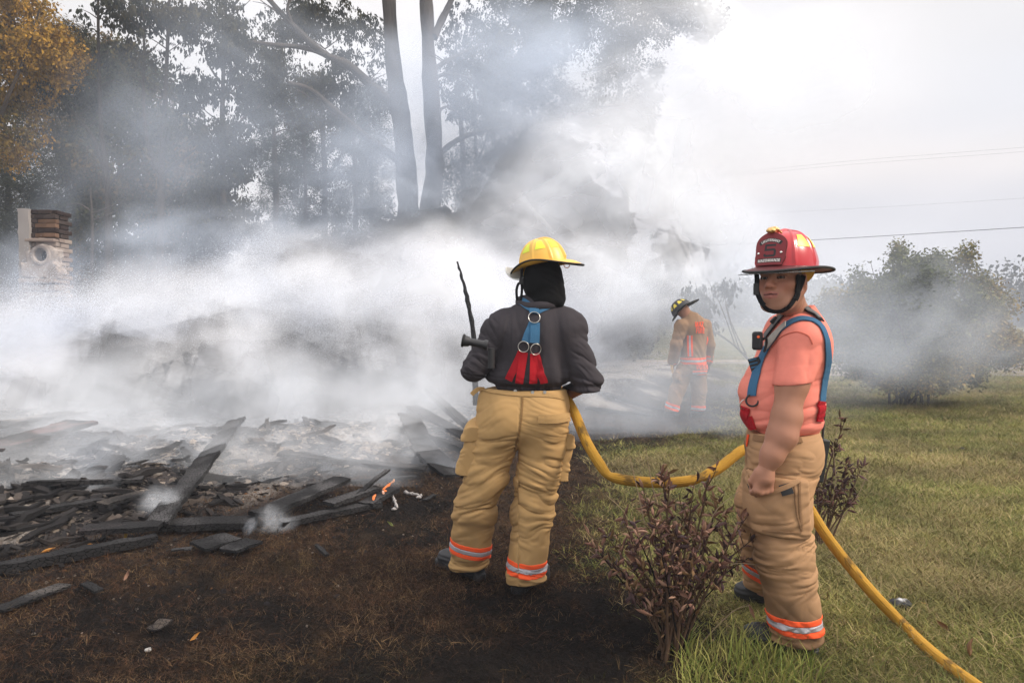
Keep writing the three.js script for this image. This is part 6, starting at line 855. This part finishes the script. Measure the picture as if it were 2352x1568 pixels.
{ // the big shrub on the lawn, and the thin smoke veiled tree
  const d = 11.6, base = GY(P(2085, 930, d)), t = thing('green_shrub', 'big rounded green shrub at the far side of the lawn on the right', 'shrub', [0, 0, 0]), r = rng(33);
  for (const [x, y, dz] of [[1950, 640, 0], [2000, 600, 0.4], [2060, 580, 0], [2120, 590, -0.3], [2180, 600, 0.3], [2240, 640, 0], [2290, 720, 0.2], [2340, 790, -0.2], [1920, 720, 0], [1905, 800, 0.2], [2050, 700, -0.8], [2150, 680, -0.8], [2220, 760, -0.5], [1980, 790, -0.6]]) { const tip = P(x, y, d + dz), f = base.clone().add(V((r() - 0.5) * 0.6, -0.05, (r() - 0.5) * 0.5)); part('stem', limbGeo([f, f.clone().lerp(tip, 0.4).add(V((r() - 0.5) * 0.3, 0.25, 0)), tip], 0.026, 0.005, 6, x), barkM, t); }
  part('twig', limbGeo([P(2040, 640, d), P(2058, 590, d), P(2066, 566, d)], 0.012, 0.004, 5, 1), barkM, t); part('twig', limbGeo([P(2210, 650, d), P(2222, 610, d), P(2226, 575, d)], 0.012, 0.004, 5, 2), barkM, t);
  const cols = [lin(0.05, 0.062, 0.024), lin(0.095, 0.108, 0.036), lin(0.15, 0.145, 0.05), lin(0.26, 0.18, 0.055)];
  crown(t, [[2080, 700, d, 150, 110, 1.0, 2600], [1990, 760, d, 110, 110, 0.9, 1500], [2180, 730, d, 130, 110, 1.0, 2000], [2100, 840, d, 150, 80, 0.9, 1500], [2290, 800, d, 75, 55, 0.6, 520], [1930, 720, d, 60, 60, 0.6, 350], [2064, 578, d, 12, 26, 0.15, 40], [2224, 590, d, 12, 30, 0.15, 40], [2150, 600, d, 60, 30, 0.5, 220]], SPRAY.small, cols, 360, { gap: 0.05, freq: 1.9, size: 1.0 });
  const D2 = 12.5, u = thing('young_tree', 'thin leaning young tree faint in the smoke behind the coral shirted man', 'tree', [0, 0, 0]), gb = GY(P(1745, 900, D2), -0.1);
  part('trunk', limbGeo([gb, P(1735, 850, D2), P(1700, 805, D2), P(1655, 770, D2), P(1622, 752, D2)], 0.035, 0.012, 7, 1), barkM, u); for (const l of [[[1700, 805], [1672, 720], [1662, 650]], [[1690, 795], [1655, 700], [1625, 640]], [[1715, 815], [1680, 740], [1668, 690]], [[1640, 762], [1610, 700], [1598, 650]]]) part('limb', limbGeo(l.map(([x, y]) => P(x, y, D2)), 0.016, 0.004, 5, l[0][0]), barkM, u);
  crown(u, [[1668, 660, D2, 30, 26, 0.3, 30], [1625, 700, D2, 40, 50, 0.4, 60], [1600, 660, D2, 30, 30, 0.3, 30], [1640, 745, D2, 35, 22, 0.3, 24]], SPRAY.hang, DARK, 361, { gap: -0.05, freq: 2, size: 0.7 });
}
{ // single fallen leaves that one can point at
  const tone = { yellow: lin(0.55, 0.36, 0.05), brown: lin(0.17, 0.085, 0.035), green: lin(0.22, 0.24, 0.07), orange: lin(0.42, 0.19, 0.035), pale: lin(0.34, 0.2, 0.14) }, ms = Object.fromEntries(Object.entries(tone).map(([k, c]) => [k, leafMats([c])[0]]));
  [['large yellow leaf lying on the charred ground under the long front beam', 285, 1240, 'yellow', 0.12], ['orange brown leaf near the left end of the long front beam', 92, 1262, 'orange', 0.09], ['small orange leaf below the middle of the long front beam', 200, 1243, 'orange', 0.06], ['narrow greenish leaf on the burnt turf left of the tan trousers', 903, 1214, 'green', 0.085], ['pale pinkish scrap of leaf beside the curling grey strip', 283, 1326, 'pale', 0.08], ['orange leaf on the bare turf just right of the tan trousers', 1228, 1181, 'orange', 0.07], ['dark red brown leaf pair on the lawn right of the wine leaved shrub', 2005, 1240, 'brown', 0.13], ['brown leaf on the grass below the dark ash chunk', 2185, 1447, 'brown', 0.08], ['brown leaf standing in the grass near the bottom right corner', 2230, 1500, 'brown', 0.1], ['brown leaf on the lawn at the right edge', 2330, 1392, 'brown', 0.08], ['orange brown leaf in the grass above the hose coupling mark', 2135, 1385, 'orange', 0.07], ['dry leaf beside the black boot under the shrub', 1735, 1425, 'pale', 0.09], ['curled orange leaf on the turf at the bottom left', 435, 1476, 'orange', 0.06], ['pale dry leaf at the foot of the scorched shrub', 1640, 1478, 'pale', 0.07]].forEach(([label, x, y, k, s], i) => { const m = solo('fallen_leaf', curlLeaf[i % 5], ms[k], label, 'leaf'); m.position.copy(GY(G(x, y), 0.025)); m.scale.setScalar(s); m.rotation.set(-1.35, i * 1.7, 0.25); });
  const q = GY(G(2071, 1386), 0.02), f = ball([0, 0, 0], [0.058, 0.03, 0.045]), t = solo('charred_chunk', skinOf((x, y, z) => f(x, y, z) + 0.012 * noise3(x * 45, y * 45, z * 45), [-0.09, -0.05, -0.08], [0.09, 0.06, 0.08], 0.005, { color: (x, y, z, nx, ny, nz, c) => c.setRGB(0.02, 0.02, 0.021).lerp(TMPC.setRGB(0.5, 0.5, 0.5), smooth(0.5, 0.95, ny) * smooth(0.03, 0.0, Math.hypot(x * 0.8, z))) }), new THREE.MeshStandardMaterial({ vertexColors: true, roughness: 0.8 }), 'black charred chunk with a white ash top on the lawn by the hose', 'charcoal', q.toArray());
  [['small dark cinder on the lawn behind the wine leaved shrub', 2140, 1030], ['second small cinder on the lawn further right', 2210, 1028], ['white fragment on the burnt turf near the boots of the man in the grey sweater', 340, 1485]].forEach(([l, x, y], i) => solo('cinder', skinOf((a, b, c) => ball([0, 0, 0], i < 2 ? [0.04, 0.018, 0.03] : [0.018, 0.009, 0.014])(a, b, c) + 0.006 * noise3(a * 50 + i, b * 50, c * 50), [-0.06, -0.03, -0.05], [0.06, 0.04, 0.05], 0.005), mat(i < 2 ? lin(0.03, 0.03, 0.03) : lin(0.5, 0.48, 0.46), 0.9), i < 2 ? l : 'pale ash fragment lying on the dark turf in the lower left', 'cinder', GY(G(x, y), 0.008).toArray()));
}

// ---------------------------------------------------------------- hose, nozzle, wires
{
  const pts = [P(1262, 862, 3.5), P(1262, 880, 3.86), P(1292, 905, 3.84), P(1318, 945, 3.72), P(1346, 1012, 3.6), P(1378, 1066, 3.52), P(1396, 1090, 3.5), P(1420, 1099, 3.49), P(1470, 1106, 3.48), P(1540, 1108, 3.48), P(1600, 1100, 3.5), P(1650, 1076, 3.54), P(1712, 1032, 3.6), P(1770, 1035, 3.66), P(1815, 1090, 3.6), P(1855, 1160, 3.5), P(1900, 1232, 3.42), P(1950, 1297, 3.36), P(2005, 1362, 3.28)].slice(1);
  for (const [x, y] of [[2070, 1418], [2130, 1468], [2190, 1512], [2250, 1560], [2330, 1620]]) { const q = G(x, y, 0.028); q.y = groundAt(q.x, q.z) + 0.027; pts.push(q); }
  const dirt = dataTex(256, (u, v) => { const k = smooth(0.15, 0.6, tileNoise(u, v, 7, 4, 3)), s = tileNoise(u, v, 40, 3, 8); return [lerp(0.68, 0.42, k) + 0.05 * s, lerp(0.515, 0.32, k) + 0.05 * s, lerp(0.19, 0.15, k) + 0.03 * s]; }, true); dirt.repeat.set(9, 1);
  const g = new THREE.TubeGeometry(new THREE.CatmullRomCurve3(pts), 320, 0.0275, 16), p = g.attributes.position; { const c = new THREE.CatmullRomCurve3(pts); for (let i = 0; i <= 320; i++) { const o = c.getPointAt(i / 320); for (const [kx, ky, d] of [[1396, 1091, 3.5], [1610, 1096, 3.5]]) { const f = Math.exp(-Math.pow(o.distanceTo(P(kx, ky, d)) / 0.03, 2)) * 0.28; for (let j = 0; j <= 16; j++) { const n = i * 17 + j; p.setXYZ(n, lerp(p.getX(n), o.x, f * 0.4), lerp(p.getY(n), o.y, f), lerp(p.getZ(n), o.z, -f * 0.3)); } } } } g.computeVertexNormals();
  const hose = thing('fire_hose', 'yellow fire hose sagging between the two men and running off over the lawn', 'hose', [0, 0, 0]); part('hose_jacket', g, new THREE.MeshPhysicalMaterial({ map: dirt, roughness: 0.75, specularIntensity: 0.35, bumpMap: weave, bumpScale: 0.0015 }), hose);
  const mk = new THREE.CatmullRomCurve3(pts).getPoints(400), cm = mk.reduce((b, q) => (q.distanceTo(G(2090, 1432, 0.03)) < b.distanceTo(G(2090, 1432, 0.03)) ? q : b)), dir = V(0.62, -0.05, 0.75); for (const o of [0, 0.02, 0.05]) part('scuff_ring', ring(cm.clone().addScaledVector(dir, o), 0.0272, 0.0012, dir), mat(lin(0.14, 0.09, 0.04), 0.9), hose);
  const n = thing('hose_nozzle', 'black hose nozzle sticking out left of the man in the grey sweater', 'nozzle', [0, 0, 0]), a = P(1064, 782, 3.42), b = P(1120, 793, 3.42), L = b.clone().sub(a), lg = L.length(), prof = [[0, 0.018], [0.02, 0.022], [0.022, 0], [0.028, 0], [0.029, 0.0], [0.025, 0.03], [0.019, 0.034], [0.019, 0.1], [0.026, 0.11], [0.026, lg]].slice(2).map(([r, y]) => new THREE.Vector2(r, y)), q = new THREE.Quaternion().setFromUnitVectors(V(0, 1, 0), L.clone().normalize());
  part('barrel', new THREE.LatheGeometry(prof, 24).applyQuaternion(q).translate(a.x, a.y, a.z), mat(lin(0.02, 0.02, 0.022), 0.45), n); part('bumper', ring(a, 0.027, 0.007, L), mat(lin(0.015, 0.015, 0.015), 0.7), n); const e = a.clone().addScaledVector(L, 1.15); part('grip', new THREE.CylinderGeometry(0.016, 0.018, 0.1, 14).translate(e.x, e.y - 0.06, e.z), blackM, n);
  [['lowest and thickest power line crossing above the red helmet', [[1590, 565, 60], [1870, 551, 52], [2352, 522, 46], [2500, 512, 44]], 0.022], ['lower of the two high power lines at the right edge', [[1640, 408, 75], [1950, 378, 62], [2352, 348, 50], [2500, 334, 48]], 0.006], ['uppermost power line at the right edge', [[1640, 402, 75], [1950, 370, 62], [2352, 338, 50], [2500, 324, 48]], 0.006], ['faint power line midway between the thick one and the high pair', [[1700, 492, 70], [2050, 474, 58], [2352, 455, 50], [2500, 446, 48]], 0.005]].forEach(([label, p, r]) => solo('power_line', tube(p.map((v) => P(...v)), r, 60, 5), mat(lin(0.03, 0.03, 0.035), 0.7), label, 'power line'));
}
// ---------------------------------------------------------------- smoke
// dense smoke: clouds of fine floating ash flakes, far smaller than a pixel, gathered in soft puffs
function puffGeo(n, size, seed, rough) {
  const pos = new Float32Array(n * 9), r = rng(seed), gs = () => (r() + r() + r() + r() - 2) * 1.1, a = V(0, 0, 0), b = V(0, 0, 0), c = V(0, 0, 0);
  for (let k = 0; k < n;) {
    const x = gs() * 0.62, y = gs() * 0.62, z = gs() * 0.62;
    if (r() > 0.1 + smooth(-rough, 0.5, fbm(x * 1.5 + seed, y * 1.5, z * 1.5, 4))) continue;
    a.set(r() - 0.5, r() - 0.5, r() - 0.5).normalize(); b.set(r() - 0.5, r() - 0.5, r() - 0.5).cross(a).normalize(); c.crossVectors(a, b);
    for (let q = 0; q < 3; q++) { const cw = Math.cos(q * 2.0944) * size, sw = Math.sin(q * 2.0944) * size, o = k * 9 + q * 3; pos[o] = x + b.x * cw + c.x * sw; pos[o + 1] = y + b.y * cw + c.y * sw; pos[o + 2] = z + b.z * cw + c.z * sw; }
    k++;
  }
  const g = new THREE.BufferGeometry(); g.setAttribute('position', new THREE.BufferAttribute(pos, 3)); g.computeVertexNormals(); return g;
}
const densePuffs = [0, 1, 2].map((v) => puffGeo(210000, 0.0038, 500 + v, 0.4));
// wide, soft edged, rolling sheets hanging one behind the other through the air
const wispGeos = [0, 1, 2, 3].map((v) => {
  const n = 12, g = new THREE.PlaneGeometry(2, 2, n, n), p = g.attributes.position;
  for (let i = 0; i < p.count; i++) { const x = p.getX(i), y = p.getY(i); p.setZ(i, 0.2 * fbm(x * 0.9 + v * 13, y * 0.9, v * 5.1, 2)); }
  g.computeVertexNormals(); return g;
});
const wispAlpha = [0, 1, 2, 3, 4, 5].map((v) => dataTex(256, (a, b) => {
  const x = a * 2 - 1, y = b * 2 - 1, wx = 0.5 * fbm(x * 1.3 + v * 11, y * 1.3, 7, 3), wy = 0.5 * fbm(x * 1.3, y * 1.3 + v * 11, 17, 3), r = Math.hypot(x + 0.35 * wx, y + 0.35 * wy), edge = smooth(1, 0.1, r) * smooth(1, 0.72, Math.max(Math.abs(x), Math.abs(y)));
  const k = edge * clamp(0.62 + 0.95 * fbm((x + wx) * 1.5 + v * 31, (y + wy) * 1.9, v * 7.7 + 2, 5), 0, 1.3) / 1.2; return [k, k, k];
}, false, false));
function smoke(label, seed, color, { flakes = [], wisps, opacity = 0.28, through = 0 }) {
  const r = rng(seed), g = () => (r() + r() + r() - 1.5) * 0.95, o = tag(new THREE.Group(), label, 'smoke', null, 'stuff'); o.name = numbered('smoke'); scene.add(o);
  const look = { color, roughness: 1, specularIntensity: 0, side: THREE.DoubleSide }, wl = Array.from({ length: 12 }, () => []);
  // places: [px, py, depth, half width, half height, half depth (metres), size, count]
  for (const [px, py, depth, hx, hy, hz, size, count] of wisps) { const c = P(px, py, depth); for (let i = 0; i < count; i++) { const s = size * (0.7 + 0.6 * r()), u = ((i + r()) / count) * 2 - 1, p = V(c.x + u * hx, c.y + g() * hy, c.z + (r() * 2 - 1) * hz); p.y = Math.max(p.y, s * 0.35); wl[Math.floor(r() * 12)].push(pose(p, -0.45 + (r() - 0.5) * 0.5, (r() - 0.5) * 1.2, (r() - 0.5) * 1.0, s * (1 + 0.5 * r()), s * (0.8 + 0.45 * r()), s)); } }
  const fl = [[], [], []], fm = new THREE.MeshPhysicalMaterial({ ...look, transmission: 0.5, thickness: 0 });
  for (const [px, py, depth, hx, hy, hz, size, count] of flakes) { const c = P(px, py, depth); for (let i = 0; i < count; i++) { const s = size * (0.75 + 0.5 * r()), u = ((i + r()) / count) * 2 - 1, p = V(c.x + (count > 1 ? u * hx : 0), c.y + g() * hy, c.z + g() * hz); p.y = Math.max(p.y, s * 0.42); fl[(i + count) % 3].push(pose(p, (r() - 0.5) * 1.2, r() * 6.3, (r() - 0.5) * 1.2, s * (1.1 + 0.4 * r()), s * (0.8 + 0.3 * r()), s)); } }
  fl.forEach((l, v) => l.length && instanced('ash_flakes', densePuffs[v], fm, l, null, o, 'stuff'));
  const wm = wispAlpha.map((alphaMap) => new THREE.MeshPhysicalMaterial({ ...look, transmission: through, thickness: 0, transparent: true, opacity, alphaMap })); wl.forEach((l, v) => l.length && instanced('wisps', wispGeos[v % 4], wm[v % 6], l, null, o, 'stuff'));
}
smoke('thick white heart of the smoke bank over the burnt house', 1, lin(0.80, 0.835, 0.90), {
  flakes: [[20, 830, 11.4, 1.6, 0.2, 0.6, 1.0, 4], [290, 815, 11.3, 1.6, 0.3, 0.6, 1.05, 4], [560, 800, 11.3, 1.7, 0.35, 0.6, 1.1, 5], [800, 780, 11.3, 1.5, 0.45, 0.6, 1.1, 5], [1010, 790, 11.4, 1.1, 0.5, 0.6, 1.05, 4], [1180, 790, 12, 0.9, 0.6, 0.5, 1.0, 3], [700, 700, 12, 1.0, 0.25, 0.3, 0.9, 2], [1400, 790, 13.6, 0.8, 0.6, 0.3, 1.0, 3], [420, 850, 10.6, 2.8, 0.1, 0.3, 0.75, 5], [900, 850, 10.6, 1.8, 0.1, 0.3, 0.75, 4]],
  wisps: [[20, 780, 12.6, 2.4, 0.35, 0.4, 1.3, 5], [290, 765, 12.4, 2.0, 0.4, 0.4, 1.35, 5], [560, 730, 12.4, 1.9, 0.5, 0.4, 1.4, 6], [800, 700, 12.4, 1.8, 0.6, 0.4, 1.4, 6], [1010, 720, 12.5, 1.5, 0.7, 0.4, 1.35, 5], [1180, 720, 12.8, 1.2, 0.8, 0.4, 1.25, 4], [700, 640, 12.8, 1.6, 0.5, 0.4, 1.1, 4], [1400, 700, 14, 1.0, 0.8, 0.3, 1.2, 3]], opacity: 0.6,
});
smoke('softer white smoke rolling forward from the smoke bank', 6, lin(0.85, 0.88, 0.935), {
  wisps: [[20, 790, 9.8, 2.2, 0.4, 0.8, 1.0, 6], [300, 780, 9.8, 1.8, 0.45, 0.8, 1.0, 6], [560, 740, 9.9, 1.7, 0.6, 0.9, 1.1, 7], [820, 710, 10, 1.6, 0.75, 0.9, 1.1, 8], [1040, 740, 10.1, 1.2, 0.8, 0.8, 1.0, 6], [700, 610, 11.2, 1.5, 0.6, 0.5, 1.0, 4], [890, 620, 11.2, 1.0, 0.6, 0.5, 0.9, 4], [1190, 700, 11, 0.9, 0.8, 0.5, 1.0, 4], [200, 880, 9.6, 2.6, 0.25, 0.7, 1.0, 8], [700, 870, 9.4, 2.4, 0.3, 0.7, 1.0, 9], [1040, 850, 9.8, 1.2, 0.4, 0.6, 0.95, 5]], opacity: 0.42,
});
smoke('white plume rising to the right of the big twin trunk tree', 3, lin(0.88, 0.91, 0.96), {
  wisps: [[1400, 700, 13.2, 1.1, 1.0, 0.5, 1.3, 4], [1430, 540, 13.9, 1.6, 1.1, 0.6, 1.6, 5], [1490, 380, 14.7, 2.0, 1.3, 0.7, 1.9, 5], [1590, 220, 15.6, 2.6, 1.6, 0.7, 2.3, 5], [1270, 490, 14.2, 1.1, 1.0, 0.6, 1.4, 4], [1700, 70, 16.6, 2.8, 1.4, 0.7, 2.4, 2], [1620, 620, 13.4, 1.2, 0.9, 0.4, 1.5, 2]], opacity: 0.55,
});
smoke('thin blue smoke hanging in front of the trees', 2, lin(0.70, 0.79, 0.93), {
  wisps: [[930, 130, 17.6, 4.5, 2.2, 1.2, 2.6, 4], [740, 350, 17.2, 4.2, 1.8, 1.2, 2.5, 6], [1060, 320, 17.2, 3.0, 2.4, 1.2, 2.5, 7], [480, 560, 16, 4, 0.9, 1.2, 2.0, 8], [900, 560, 16.4, 3.8, 1.2, 1.2, 2.1, 11], [1250, 170, 17.2, 2.4, 2.6, 1.2, 2.6, 8], [1180, 490, 16.2, 1.8, 1.4, 1, 2.0, 6], [310, 625, 15.4, 2.8, 0.4, 0.9, 1.6, 5], [100, 650, 12.2, 0.9, 0.2, 0.3, 0.8, 2], [1440, 220, 17.2, 2.2, 2.6, 1, 2.4, 4]], opacity: 0.29,
});
smoke('pale haze drifting round the third firefighter and the lawn shrub', 4, lin(0.79, 0.85, 0.94), {
  wisps: [[1560, 840, 9.2, 1.2, 0.4, 0.4, 1.2, 2], [1470, 930, 8.7, 1.2, 0.2, 0.6, 1.0, 4], [1660, 930, 9, 1.1, 0.2, 0.5, 0.9, 2], [1650, 700, 11.6, 1.0, 0.6, 0.3, 1.3, 5], [1930, 740, 10.2, 0.6, 0.5, 0.4, 1.4, 2], [2010, 840, 10.0, 0.9, 0.3, 0.4, 1.2, 2], [1780, 720, 13.4, 2.2, 0.6, 0.6, 1.7, 5], [2120, 740, 10.2, 0.8, 0.5, 0.4, 1.4, 2], [2250, 780, 10.2, 0.5, 0.4, 0.4, 1.2, 1]], opacity: 0.27,
});
smoke('low wisps creeping over the ash in front of the smoke bank', 5, lin(0.83, 0.875, 0.94), {
  wisps: [[60, 960, 8.2, 2.0, 0.2, 0.9, 1.0, 12], [420, 955, 8, 1.9, 0.22, 0.9, 1.0, 15], [730, 945, 8.4, 1.7, 0.22, 0.9, 0.95, 12], [970, 920, 8.8, 1.1, 0.25, 0.7, 0.85, 8], [180, 1045, 6.3, 1.1, 0.14, 0.5, 0.65, 8], [430, 1040, 6.5, 1.0, 0.16, 0.5, 0.6, 8], [690, 1050, 6.5, 0.9, 0.1, 0.5, 0.55, 6], [910, 1045, 6.8, 0.7, 0.1, 0.4, 0.5, 6], [60, 1130, 5.3, 0.45, 0.08, 0.3, 0.4, 3], [378, 1150, 5.0, 0.10, 0.05, 0.06, 0.13, 3], [612, 1206, 4.8, 0.2, 0.02, 0.08, 0.1, 3]], opacity: 0.28,
});
renderer.render(scene, camera);
